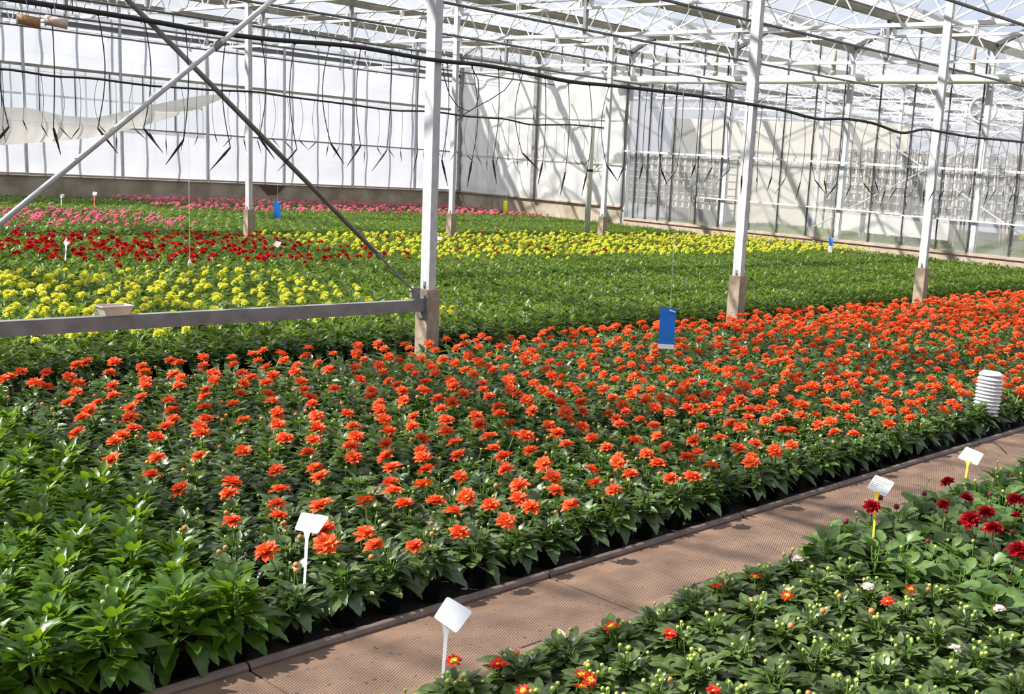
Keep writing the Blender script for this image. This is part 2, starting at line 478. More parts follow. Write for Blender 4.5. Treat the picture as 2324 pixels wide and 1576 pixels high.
PER = 0.64
ST_UP = strut_mesh(PER / 2 - 0.03, ZT - ZC)
ST_DN = strut_mesh(PER / 2 - 0.03, -(ZT - ZC))
y_lo, y_hi = -2.44, YL
bracket = MB(); bracket.box((-0.03, -0.03, 0), (0.03, 0.03, 0.11)); bracket.box((-0.045, -0.006, 0.02), (0.045, 0.006, 0.09))
BR = bracket.mesh('bracket', 'white_bar')
post_m = MB(); post_m.box((-0.03, -0.03, ZC), (0.03, 0.03, ZG - 0.04)); POST = post_m.mesh('gutter_post', 'steel_dark')
chl = MB(); chl.box((-0.025, y_lo, ZC - 0.025), (0.025, y_hi, ZC + 0.025)); CHL = chl.mesh('lower_chord', 'white_bar')
chu = MB(); chu.box((-0.022, y_lo, ZT - 0.022), (0.022, y_hi, ZT + 0.022)); CHU = chu.mesh('upper_chord', 'white_bar')
scr = MB(); scr.tube([(0.0, y_lo, ZT + 0.13), (0.0, y_hi, ZT + 0.13)], 0.013, 6); SCR = scr.mesh('screen_bar', 'steel_dark')
tl = {5.6: 'white lattice roof truss above the nearest column with crossed braces',
      9.6: 'white lattice roof truss over the second column of the near row',
      13.6: 'white lattice roof truss, second one before the end wall',
      17.6: 'white lattice roof truss closest to the end wall'}
for X in (1.6, 5.6, 9.6, 13.6, 17.6):
    if X == 1.6:
        t = thing('roof_truss', 'white lattice roof truss above the walkway entrance', 'truss', (X, 0, 0))
    else:
        t = thing('roof_truss', tl[X], 'truss', (X, 0, 0))
    link('lower_chord', CHL, t); link('upper_chord', CHU, t); link('screen_bar', SCR, t)
    y = 0.76 if X > 5.6 else 3.96
    ystart = y
    while y < YL - 0.1:
        link('diagonal_strut', ST_UP, t, (0, y + 0.015, ZC))
        link('diagonal_strut', ST_DN, t, (0, y + PER / 2 + 0.015, ZT))
        y += PER
    for yy in GY:
        if yy < ystart - 0.1 or yy > YL - 1: continue
        if min(abs(yy - r) for r in ROWS) > 0.1: link('gutter_post', POST, t, (0, yy, 0))
        for dy in (-0.11, 0.11, 1.6): link('bracket', BR, t, (0, yy + dy, ZT + 0.02))
# trusses of the next compartment, seen through the glass
for i, X in enumerate((25.6, 29.6, 33.6, 37.6)):
    mb = MB()
    mb.box((X - .025, y_lo, ZC - .025), (X + .025, y_hi, ZC + .025)); mb.box((X - .022, y_lo, ZT - .022), (X + .022, y_hi, ZT + .022))
    y = 0.76
    while y < YL - 0.1:
        mb.tube([(X, y, ZC), (X, y + PER / 2, ZT)], 0.011, 4, cap=False); mb.tube([(X, y + PER / 2, ZT), (X, y + PER, ZC)], 0.011, 4, cap=False)
        y += PER
    for yy in (3.2, 6.4, 9.6, 12.8, 16, 19.2):
        mb.tube([(X, yy, ZC - 0.35), (X + 4, yy, ZC - 0.35)], 0.02, 5)
    o = mb.build('roof_truss', 'white_bar')
    tag(o, ['white lattice truss first behind the glass wall', 'white lattice truss second behind the glass wall',
            'white lattice truss third behind the glass wall', 'white lattice truss furthest behind the glass wall'][i], 'truss')


# ---- columns
def column(X, y, label, group=None, holes=True, zt=ZG - 0.05, plinth=True):
    t = thing('steel_column', label, 'column', (X, y, 0), 0, group)
    t['kind'] = 'thing'
    m = MB(); m.box((-0.033, -0.052, 0.56), (0.033, 0.052, zt)); link('post', m.mesh('post', 'steel'), t)
    m = MB(); a, b = 0.06, 0.072
    m.box((-a, -b, 0), (a, b, 0.575)); m.box((-a + .008, -b + .008, 0.575), (a - .008, b - .008, 0.582))
    pl = link('plinth', m.mesh('plinth', 'concrete'), t)
    m = MB()
    for z in (0.2, 0.33, 0.44): m.tube([(-a - 0.0015, 0.0, z), (-a, 0.0, z)], 0.006, 8)
    link('plinth_hole', m.mesh('plinth_hole', 'steel_dark'), pl)
    m = MB(); m.tube([(-0.045, -0.0, 0.605), (-0.033, -0.0, 0.605)], 0.011, 6); m.box((-0.037, -0.012, 0.585), (-0.033, 0.012, 0.64))
    link('bolt', m.mesh('bolt', 'steel_dark'), t)
    return t


cl = {(5.6, 7.16): 'galvanised column with two crossed braces, nearest of all the columns',
      (9.6, 7.16): 'galvanised column between orange bed and green bed, second in near row',
      (13.6, 7.16): 'galvanised column at right of green bed, third in near row',
      (17.6, 7.16): 'galvanised column at the right edge of the photo in near row',
      (9.6, 16.76): 'galvanised column among the red flowers, leftmost in far row',
      (13.6, 16.76): 'galvanised column behind yellow flowers before the wall corner, middle of far row',
      (17.6, 16.76): 'galvanised column beside the white downpipe, last of far row',
      (1.6, 7.16): 'galvanised column at the other end of the crossed braces'}
for (X, y), lb in cl.items():
    column(X, y, lb)
for i, y in enumerate((19.96, 16.76, 13.56, 10.36, 7.16)):
    t = thing('wall_column', ['broad steel corner column between film wall and glass wall', 'steel column of glass wall behind the second near column',
                              'steel column of glass wall in the middle of the panes', 'steel column of glass wall behind the white ring fan',
                              'steel column of glass wall beyond the right edge'][i], 'column', (XE + 0.08, y, 0))
    t['kind'] = 'thing'
    w = 0.10 if i == 0 else 0.055
    m = MB(); m.box((-0.05, -w, 0), (0.05, w, ZG)); link('post', m.mesh('post', 'steel'), t)
for X in (25.6, 29.6, 33.6):
    for y in (16.76, 10.36, 7.16):
        m = MB(); m.box((X - .035, y - .05, 0.5), (X + .035, y + .05, ZG), 0); m.box((X - .06, y - .07, 0), (X + .06, y + .07, 0.5), 1)
        if y == 7.16: continue
        o = m.build('steel_column', ['steel', 'concrete'])
        tag(o, {25.6: 'column first behind glass wall', 29.6: 'column second behind glass wall', 33.6: 'column third behind glass wall'}[X] +
            (', in line with far column row' if y > 12 else ', to the right behind the fan'), 'column'); o['kind'] = 'thing'

# ---- beam, crossed braces
t = thing('horizontal_beam', 'grey steel beam low across the left, ending at the nearest column plinth', 'beam', (0, 0, 0))
m = MB(); m.box((-1.0, 7.10, 0.415), (5.535, 7.16, 0.505)); link('beam', m.mesh('beam', 'steel_dark'), t)
m = MB(); m.box((5.525, 7.07, 0.36), (5.542, 7.19, 0.54)); link('end_plate', m.mesh('end_plate', 'steel_dark'), t)
for nm, a, b, lb in (('down', (5.46, 7.13, 0.56), (1.65, 7.13, 3.80), 'dark round brace running from column foot up to the left'),
                     ('up', (1.65, 7.06, 0.30), (5.55, 7.06, 3.675), 'pale round brace rising from lower left to the column top')):
    t = thing('diagonal_brace', lb, 'brace')
    a = np.array(a); b = np.array(b); d = (b - a) / np.linalg.norm(b - a)
    m = MB(); m.tube([a + d * (0.45 if nm == 'down' else 0), b], 0.0165, 12); link('tube', m.mesh('tube', 'steel_dark' if nm == 'down' else 'steel', True), t)
    if nm == 'down':
        m = MB(); m.tube([a, a + d * 0.47], 0.0085, 8); link('threaded_rod', m.mesh('threaded_rod', 'steel_dark'), t)
        m = MB(); m.tube([a + d * 0.42, a + d * 0.475], 0.022, 6); m.tube([a + d * 0.03, a + d * 0.055], 0.022, 6); link('nut', m.mesh('nut', 'steel_dark'), t)
        m = MB(); m.box((5.42, 7.10, 0.505), (5.54, 7.16, 0.515)); m.box((5.42, 7.125, 0.51), (5.50, 7.135, 0.60)); link('bracket', m.mesh('bracket', 'steel_dark'), t)
    else:
        m = MB(); p = a + (b - a) * 0.56; m.tube([p - d * 0.03, p + d * 0.03], 0.024, 10); m.tube([p, p + np.array([0, .08, 0])], 0.012, 8); link('clamp', m.mesh('clamp', 'steel_dark'), t)

# ---- left wall (film), base, posts, rails
mb = MB(); mb.box((X0, YL, 0), (XE, YL + 0.14, 0.62)); mb.box((X0, YL - 0.02, 0.60), (XE, YL + 0.14, 0.635))
struct(mb.build('wall_left_base', 'concrete_wall'), 'concrete base of the left wall')


def film(name, mat, x0, x1, z0, z1, nx, nz, amp, Y, label):
    xs = np.linspace(x0, x1, nx); zs = np.linspace(z0, z1, nz)
    V = []
    for z in zs:
        for x in xs:
            e = min(1, min(z - z0, z1 - z) / 0.25 + 0.05)
            w = amp * e * (math.sin(x * 4.3 + math.sin(z * 3)) * 0.5 + math.sin(x * 1.7 + z * 5.1) * 0.6 + math.sin(x * 9.1 - z * 2.2) * 0.25 + 0.4)
            V.append((x, Y - max(-0.01, w), z))
    Q = [(j * nx + i, j * nx + i + 1, (j + 1) * nx + i + 1, (j + 1) * nx + i) for j in range(nz - 1) for i in range(nx - 1)]
    m = MB(); m.add(V, Q)
    o = m.build(name, mat, smooth=True)
    return struct(o, label)


film('wall_left_lower_film', 'wall_film', X0, XE, 0.63, 1.74, 150, 10, 0.014, YL - 0.03, 'white bubble film along the foot of the left wall')
film('wall_left_upper_film', 'wall_film', X0, XE, 2.88, 4.05, 150, 10, 0.014, YL - 0.03, 'white bubble film at the top of the left wall')
film('wall_left_middle_film', 'wall_film', 13.9, XE, 1.74, 2.88, 60, 10, 0.014, YL - 0.03, 'white bubble film at middle height of the left wall')
mb = MB(); mb.box((X0, YL + 0.0, 1.7), (13.9, YL + 0.006, 2.9)); struct(mb.build('window_1', 'clear_pane'), 'streaked clear panes of the left wall')
mb = MB(); mb.box((X0, YL + 0.02, 4.0), (XE, YL + 0.026, ZG)); struct(mb.build('window_2', 'clear_pane'), 'glass strip under the left eaves')
mb = MB()
x = X0
while x < XE:
    mb.box((x - 0.008, YL + 0.0, 0.63), (x + 0.008, YL + 0.03, ZG)); x += 0.7333
struct(mb.build('wall_left_glazing_bars', 'mullion'), 'dark glazing bars of the left wall')
for k in range(-3, 7):
    x = 8.0 + 2.0 * k
    if x > XE or x < 3: continue
    mb = MB(); mb.box((x - 0.027, YL - 0.115, 0.62), (x + 0.027, YL - 0.06, ZG))
    struct(mb.build('wall_left_post', 'steel'), 'grey post of the left wall')
for z, h, mt, nm in ((2.9, 0.06, 'gutter', 'rail'), (1.74, 0.035, 'gutter', 'rail'), (3.83, 0.10, 'pipe_grey', 'eaves_rail'), (0.66, 0.04, 'sill', 'sill')):
    mb = MB(); mb.box((X0, YL - 0.07, z - h / 2), (XE, YL - 0.03, z + h / 2)); struct(mb.build('wall_left_' + nm, mt), 'horizontal rail of the left wall')
# sunlit structures outside the left wall seen through the panes
mb = MB()
for k in range(40):
    x = 3 + 0.55 * k
    mb.box((x, YL + 2.5, 0), (x + 0.03, YL + 2.53, 3.3))
for z in (1.2, 2.35, 3.3): mb.box((2, YL + 2.5, z), (26, YL + 2.55, z + 0.05))
struct(mb.build('exterior_frame', 'mullion'), 'steel frame standing outside the left wall')

# sagging loose film
top = [(0, 243), (65, 245), (140, 262), (215, 268), (310, 247), (385, 230), (455, 217), (510, 213)]
bot = [(0, 330), (65, 325), (140, 320), (215, 312), (310, 290), (385, 268), (455, 245), (510, 222)]
mb = MB(); V = []
nr = 7
for j in range(nr):
    u = j / (nr - 1)
    for i, (a, b) in enumerate(zip(top, bot)):
        p = at_y(a[0] * (1 - u) + b[0] * u, a[1] * (1 - u) + b[1] * u, 25.9 - 0.12 * math.sin(u * 3.1) * (1 - i / 8))
        V.append(p)
L0 = at_y(-260, 262, 25.9); L1 = at_y(-260, 335, 25.9)
n = len(top)
Q = [(j * n + i, j * n + i + 1, (j + 1) * n + i + 1, (j + 1) * n + i) for j in range(nr - 1) for i in range(n - 1)]
mb.add(V, Q)
b0 = len(V)
mb.add([V[0], V[(nr - 1) * n], L1, L0], [(0, 1, 2, 3)])
tag(mb.build('hanging_film', 'loose_film', smooth=True), 'loose sagging strip of cream film hanging before the left wall', 'plastic film')

mb = MB(); mb.add([(15.36, YL - .022, .60), (15.6, YL - .022, .38), (15.85, YL - .022, .38), (16.1, YL - .022, .60), (15.4, YL - .004, .60), (15.62, YL - .004, .4), (15.83, YL - .004, .4), (16.06, YL - .004, .60)], [(0, 1, 2, 3)])  # flat trapezoid; the darkness of the recess is only in its colour
struct(mb.build('wall_left_recess', 'stem_dark'), 'flat dark brown patch painted for the darkness of a recess in the concrete base')
# ---- end wall (film part) y 19.96..26.36
mb = MB(); mb.box((XE, 19.96, 0), (XE + 0.14, YL, 0.62)); struct(mb.build('wall_back_base', 'concrete_wall'), 'sunlit stained concrete base of the end wall')


def film_y(name, mat, y0, y1, z0, z1, ny, nz, amp, X, label):
    ys = np.linspace(y0, y1, ny); zs = np.linspace(z0, z1, nz); V = []
    for z in zs:
        for y in ys:
            e = min(1, min(z - z0, z1 - z) / 0.2 + 0.05)
            w = amp * e * (math.sin(y * 5.3 + math.sin(z * 4) * 1.5) * 0.5 + math.sin(y * 2.2 + z * 4.1) * 0.7 + 0.4 * math.sin(y * 11 - z * 3))
            V.append((X - 0.02 - abs(w), y, z))
    Q = [(j * ny + i, j * ny + i + 1, (j + 1) * ny + i + 1, (j + 1) * ny + i) for j in range(nz - 1) for i in range(ny - 1)]
    m = MB(); m.add(V, Q); return struct(m.build(name, mat, smooth=True), label)


film_y('wall_back_lower_film', 'end_film', 19.96, YL, 0.62, 1.68, 60, 12, 0.07, XE, 'dirty white film at the foot of the end wall')
film_y('wall_back_middle_film', 'end_film', 19.96, YL, 1.68, 2.78, 60, 12, 0.07, XE, 'dirty white film at middle height of the end wall')
film_y('wall_back_upper_film', 'end_film', 19.96, YL, 2.78, 3.95, 60, 12, 0.04, XE, 'dirty white film at the top of the end wall')
for z in (1.68, 2.78, 3.95, 0.64):
    mb = MB(); mb.box((XE - 0.06, 19.96, z - 0.02), (XE - 0.01, YL, z + 0.02)); struct(mb.build('wall_back_rail', 'cream_film' if z != 0.64 else 'sill'), 'pale rail of the end wall')
mb = MB()
for k in range(9):
    y = 19.96 + 0.8 * k
    mb.box((XE + 0.0, y - 0.012, 0.62), (XE + 0.03, y + 0.012, ZG + 0.5))
struct(mb.build('wall_back_glazing_bars', 'steel_dark'), 'glazing bars of the end wall behind the film')
mb = MB(); mb.box((XE - 0.12, 23.10, 0.62), (XE - 0.03, 23.22, ZG)); struct(mb.build('wall_back_post', 'steel_dark'), 'grey post of the end wall')
mb = MB(); mb.box((XE - 0.12, YL - 0.16, 0.62), (XE - 0.03, YL - 0.06, ZG)); struct(mb.build('wall_back_corner_post', 'steel_dark'), 'grey corner post where the end wall meets the left wall')

# ---- glass wall and gables
mb = MB(); mb.box((XE, -9, 0), (XE + 0.12, 19.86, 0.34), 0); mb.box((XE - 0.03, -9, 0.33), (XE + 0.12, 19.86, 0.385), 0)
struct(mb.build('wall_right_base', 'sill'), 'low pinkish concrete sill of the glass wall')
wn = 3
for j in range(len(GY) - 2, 2, -1):
    ya, yb = GY[j - 1] if j > 0 else GY[0], GY[j]
    if yb > 20.1: continue
    mb = MB(); ym = (ya + yb) / 2
    mb.add([(XE + .04, ya, 0.38), (XE + .04, yb, 0.38), (XE + .04, yb, ZG), (XE + .04, ym, ZR), (XE + .04, ya, ZG)], [(0, 1, 2, 4)], [(2, 3, 4)])
    struct(mb.build('window_%d' % wn, 'dirty_glass'), 'hazy glass panes of one bay of the glass wall'); wn += 1
    mb = MB()
    for k in range(4):
        y = ya + 0.8 * k
        zt = ZG + (ZR - ZG) * (1 - abs(y - ym) / 1.6)
        if k >= 2 and yb > 19: mb.box((XE, y + 0.389, 0.38), (XE + 0.03, y + 0.411, ZG))
        if k == 0: y += 0.09
        mb.box((XE - 0.0, y - 0.012, 0.38), (XE + 0.03, y + 0.012, zt))
    struct(mb.build('window_%d_mullions' % (wn - 1), 'mullion'), 'thin dark upright bars of the glass wall')
    mb = MB()
    mb.bar((XE, ya, ZG + 0.02), (XE, ym, ZR), 0.07, 0.09); mb.bar((XE, yb, ZG + 0.02), (XE, ym, ZR), 0.07, 0.09)
    struct(mb.build('trim_%d' % (wn - 1), 'mullion'), 'dark sloping gable bar over the glass wall')
for j in range(len(GY) - 1, len(GY) - 3, -1):
    ya, yb = GY[j - 1], GY[j]; ym = (ya + yb) / 2
    mb = MB(); mb.add([(XE + .04, ya, 3.95), (XE + .04, yb, 3.95), (XE + .04, yb, ZG), (XE + .04, ym, ZR), (XE + .04, ya, ZG)], [(0, 1, 2, 4)], [(2, 3, 4)])
    struct(mb.build('window_%d' % wn, 'dirty_glass'), 'gable glass above the end wall film'); wn += 1
    mb = MB(); mb.bar((XE, ya, ZG + 0.02), (XE, ym, ZR), 0.05, 0.06); mb.bar((XE, yb, ZG + 0.02), (XE, ym, ZR), 0.05, 0.06)
    struct(mb.build('trim_%d' % wn, 'gutter'), 'sloping gable bar above the end wall')
mb = MB(); mb.box((XE - 0.075, -9, 2.00), (XE - 0.035, 19.9, 2.045)); struct(mb.build('wall_right_rail', 'white_bar'), 'white middle rail of the glass wall')
mb = MB(); mb.box((XE - 0.02, 12, 1.02), (XE + 0.03, 17.4, 1.05)); mb.box((XE - 0.02, -2, 1.0), (XE + 0.03, 12, 1.03)); struct(mb.build('wall_right_low_rail', 'white_bar'), 'low white rail of the glass wall')

# white drain pipe under the eaves with downpipes
t = thing('drain_pipe', 'thick cream drain pipe running level across the glass wall', 'pipe', (0, 0, 0))
m = MB(); m.tube([(21.38, 20.35, 3.73), (21.38, -6, 3.80)], 0.092, 20); link('pipe', m.mesh('pipe', 'pvc', True), t)
for y in (19.96, 16.76, 13.56, 10.36, 7.16):
    m = MB(); m.tube([(21.38, y + 0.28, ZG - 0.03), (21.38, y + 0.28, 3.80)], 0.05, 12); m.tube([(21.38, y + .28, 3.93), (21.38, y + .28, 3.84)], 0.062, 12); link('downpipe', m.mesh('downpipe', 'gutter', True), t)
for y in (13.15, 12.95, 9.95, 9.6, 16.3, 19.6):
    m = MB(); m.tube([(21.38, y, 3.755), (21.38, y - 0.06, 3.755)], 0.100, 20); link('pipe_collar', m.mesh('pipe_collar', 'pvc', True), t)
t = thing('downpipe', 'white vertical downpipe beside the last far column', 'pipe', (17.75, 17.35, 0))
m = MB(); m.tube([(0, 0, 0), (0.0, 0, 2.35), (0.02, 0.02, 2.5)], 0.06, 14); link('pipe', m.mesh('pipe', 'pvc', True), t)
m = MB(); m.tube([(0, 0, 1.48), (0, 0, 1.53)], 0.066, 14); m.bar((0, 0, 1.5), (-0.1, -.5, 1.5), 0.01, 0.01); link('clamp', m.mesh('clamp', 'black'), t)

# ---- heating pipes hung under the trusses
hp = [(25.3, 'thin grey heating pipe nearest the left film wall'), (22.15, 'thin grey heating pipe, second out from the left film wall'),
      (18.95, 'thin grey heating pipe just behind the far column row'), (15.8, 'thin grey heating pipe just before the far column row'),
      (12.6, 'thin grey heating pipe halfway between the column rows'), (9.35, 'thin grey heating pipe just behind the near column row'),
      (6.1, 'thin grey heating pipe at the upper right, nearest of the pipes')]
for y, lb in hp:
    t = thing('heating_pipe', lb, 'pipe')
    m = MB(); xe = 21.2 if y > 7 else 20.6
    m.tube([(-2, y, ZC - 0.065), (xe, y, ZC - 0.065)], 0.0195, 8); link('pipe', m.mesh('pipe', 'pipe_grey', True), t)
    for X in np.arange(2, 21, 1.333):
        m = MB(); m.tube([(0, 0, -0.02), (0, 0.012, -0.055), (0, -0.008, -0.07)], 0.004, 4); link('hook', m.mesh('hook', 'steel_dark') if X == 2 else bpy.data.meshes['hook'], t, (X, y, ZC - 0.065))
for y, z in ((24.3, 3.55), (24.1, 3.62), (8.2, 2.34 + 1.2)):
    m = MB(); m.tube([(-2, y, z), (21.2, y, z - 0.01)], 0.005, 4, cap=False)
    o = m.build('support_wire', 'steel_dark')
    tag(o, {24.3: 'thin dark wire under roof near the left wall, lower of the pair', 24.1: 'thin dark wire under roof near the left wall, upper of the pair',
            8.2: 'thin dark wire under the roof behind the near column row'}[y], 'wire')

# ---- sprinkler hoses with drop tubes
drops = []
for v in range(6):
    r = random.Random(v)
    m = MB(); bow = [0.05, -0.04, 0.03, -0.06, 0.02, 0.045][v]
    L_ = 0.66 + 0.03 * (v % 3)
    pts = [(bow * math.sin(math.pi * u) + 0.02 * u * (1 if v % 2 else -1), 0.01 * math.sin(3 * u), -L_ * u) for u in np.linspace(0, 1, 8)]
    m.tube(pts, 0.0032, 5); m.ball(pts[0], 0.012, 6, 3)
    m2 = MB(); e = np.array(pts[-1]); ang = [0.75, -0.7, 0.25, 0.8, -0.6, -0.15][v]
    d = np.array([math.sin(ang), 0.1, -math.cos(ang)])
    m2.tube([e, e + d * 0.04, e + d * 0.05, e + d * 0.2], [0.006, 0.0075, 0.009, 0.002], 6)
    drops.append((m.mesh('drop_tube', 'black'), m2.mesh('drip_spike', 'black')))


def hose(label, pxs, Y, step, r, x_from, x_to):
    t = thing('irrigation_hose', label, 'hose')
    P = np.array([at_y(a, b, Y) for a, b in pxs])
    X = np.concatenate([[x_from], P[:, 0]]); Z = np.concatenate([[2.3], P[:, 2]])
    if x_to > X[-1]: X = np.append(X, x_to); Z = np.append(Z, 2.32)
    xs = np.arange(X[0], X[-1], 0.1)
    zs = np.interp(xs, X, Z); k = np.ones(5) / 5
    zs = np.convolve(np.pad(zs, 2, 'edge'), k, 'valid')
    m = MB(); m.tube(np.stack([xs, np.full_like(xs, Y), zs], 1), r, 8); link('hose', m.mesh('hose', 'black', True), t)
    m = MB(); m.tube([(X[0], Y + 0.01, 2.36), (X[-1], Y + 0.01, 2.34)], 0.0025, 4, cap=False); link('support_wire', m.mesh('support_wire', 'steel_dark'), t)
    x = X[0] + 0.1; i = 0
    while x < X[-1] - 0.05:
        u, w = proj((x, Y, 2.0))[:2]
        if -150 < u < 2450:
            a, b = drops[random.randrange(6)]
            o = link('drop_tube', a, t, (x, Y, float(np.interp(x, xs, zs)) - 0.01))
            o.rotation_euler = (0, 0, random.uniform(-0.9, 0.9)); sc = random.uniform(0.93, 1.06); o.scale = (1, 1, sc)
            link('drip_spike', b, o)
        x += step * random.uniform(0.93, 1.07); i += 1


hose('thick black irrigation hose with drip spikes fixed to the near columns',
     [(0, -6), (100, 10), (300, 40), (490, 75), (630, 92), (800, 103), (985, 138), (1100, 147), (1200, 166), (1300, 188), (1370, 192), (1500, 207), (1600, 220), (1680, 233), (1780, 250),
      (1840, 268), (1870, 273), (1910, 268), (1980, 278), (2030, 298), (2055, 306), (2090, 291), (2200, 311), (2324, 323)], 7.08, 0.255, 0.016, 0.5, 20.5)
hose('black irrigation hose with drip spikes ending at the last far column',
     [(0, 157), (50, 160), (100, 172), (140, 175), (200, 176), (300, 190), (370, 198), (400, 198), (480, 205), (585, 208), (640, 218), (775, 235), (900, 252), (960, 252), (1000, 255), (1060, 265), (1150, 270),
      (1200, 284), (1300, 283), (1372, 291)], 16.68, 0.245, 0.016, 4.0, 0)

# spare loops of tube hanging before the corner
P = [at_y(x_, y_, 9.2) for x_, y_ in ((1004, 145), (1008, 175), (1020, 215), (1040, 243), (1065, 253), (1080, 243), (1087, 215), (1085, 180), (1070, 152))]
m = MB(); m.tube(P, 0.005, 5); P = [at_y(x_, y_, 9.2) for x_, y_ in ((1166, 160), (1164, 180), (1145, 205), (1110, 228), (1080, 243), (1050, 262), (1036, 275), (1034, 285))]; m.tube(P, 0.005, 5)
tag(m.build('hanging_tube', 'black'), 'thin black spare tubes hanging in loops right of the nearest column', 'tube')

# ---- twine spools
for (u, v), mt, lb in (((65, 47), 'twine_brown', 'brown twine spool hanging at the top left edge'), ((128, 50), 'twine_pale', 'pale twine spool with green core at top left')):
    p = at_y(u, v, 7.0)
    t = thing('twine_spool', lb, 'spool', p, 0.0)
    ax = np.array([0.9, -0.42, 0.0]); ax /= np.linalg.norm(ax); up = np.array([0, 0, -0.06])
    m = MB(); m.tube([-ax * 0.055 - up * .1, ax * 0.055 + up * .1], 0.028, 16); link('twine', m.mesh('twine', mt, True), t)
    m = MB(); m.tube([-ax * 0.0585, -ax * 0.05], 0.0285, 16); m.tube([-ax * 0.0595, -ax * 0.0585], 0.012, 12, 1); link('core', m.mesh('core', ['label_white', 'green_cap']), t)
    m = MB(); m.tube([(0, 0, 0.02), (0, 0.03, 0.14), (0, 0.08, 0.30)], 0.002, 4); link('hanger', m.mesh('hanger', 'steel_dark'), t)

# ---- white tub on the beam
t = thing('plastic_tub', 'shallow cream plastic tub standing on the steel beam', 'tub', (3.185, 7.13, 0.507), 0.03)
m = MB()
ro = [(0.072, 0.045), (0.092, 0.060)]
m.add([(sx * ro[k][0], sy * ro[k][1], z) for k, z in ((0, 0), (1, 0.058)) for sx, sy in ((-1, -1), (1, -1), (1, 1), (-1, 1))] +
      [(sx * (ro[k][0] - .004), sy * (ro[k][1] - .004), z) for k, z in ((0, 0.004), (1, 0.058)) for sx, sy in ((-1, -1), (1, -1), (1, 1), (-1, 1))],
      [(3, 2, 1, 0), (0, 1, 5, 4), (1, 2, 6, 5), (2, 3, 7, 6), (3, 0, 4, 7), (8, 9, 10, 11), (9, 8, 12, 13), (10, 9, 13, 14), (11, 10, 14, 15), (8, 11, 15, 12)])
link('bowl', m.mesh('bowl', 'tub'), t)
m = MB()
for a, b in (((-1, -1), (1, -1)), ((1, -1), (1, 1)), ((1, 1), (-1, 1)), ((-1, 1), (-1, -1))):
    m.bar((a[0] * .094, a[1] * .062, .058), (b[0] * .094, b[1] * .062, .058), 0.009, 0.006)
link('rim', m.mesh('rim', 'tub'), t)


# ---- sticky cards on strings
def card(name, label, p, w, h, mat, white, ztop, yaw, foot=0.0):
    t = thing(name, label, 'sticky card', p, yaw)
    m = MB(); m.box((-w / 2, -0.0012, -h / 2 + foot), (w / 2, 0.0012, h / 2)); link('card', m.mesh('card', mat), t)
    if white:
        m = MB(); m.box((-w / 2, -0.0016, -h / 2), (w / 2, 0.0016, -h / 2 + white)); link('white_strip', m.mesh('white_strip', 'label_white'), t)
    m = MB(); m.tube([(0.008, 0.006, -0.02 + h / 2), (0.01, 0, h / 2 + 0.01), (0.0, 0, ztop - p[2])], 0.0018, 4); link('string', m.mesh('string', 'string'), t)
    m = MB(); m.bar((0.008, -0.004, h / 2 - 0.012), (0.042, -0.004, h / 2 - 0.022), 0.004, 0.007); link('clip', m.mesh('clip', 'label_white'), t)


yf = -YAW - 0.12
card('sticky_card', 'large blue sticky card with white foot hanging over orange flowers', at_y(1514, 746, 4.35), 0.095, 0.245, 'blue', 0.028, 3.6, yf + 0.2, 0.028)
card('sticky_card', 'small blue sticky card hanging behind the leftmost far column', at_d(629, 476, 16.7), 0.105, 0.25, 'blue', 0.0, 3.6, yf)
card('sticky_card', 'yellow sticky card hanging before the concrete corner wall', at_d(1147, 469, 24), 0.085, 0.24, 'yellow_card', 0.0, 3.6, yf)
card('sticky_card', 'blue and white sticky card at the corner of the green bed', at_d(1885, 556, 19.5), 0.085, 0.25, 'blue', 0.11, 3.6, yf - .6, 0.11)
card('sticky_card', 'pale blue sticky card seen behind the glass wall', at_d(1838, 506, 28), 0.08, 0.22, 'blue', 0.0, 3.6, yf)
card('sticky_card', 'yellow sticky card behind glass at the right edge', at_d(2317, 538, 24), 0.10, 0.14, 'yellow_card', 0.0, 3.6, yf)
p = at_d(431, 597, 11.0)
t = thing('string_weight', 'thin pale string with a small white weight above yellow flowers', 'string', p)
m = MB(); m.tube([(0, 0, 0), (0, 0, 1.55)], 0.0022, 4); link('string', m.mesh('string', 'string'), t)
m = MB(); m.lathe([(0.001, 0.045), (0.02, 0.0), (0.012, -0.02), (0.001, -0.03)], 8); link('weight', m.mesh('weight', 'label_white'), t)

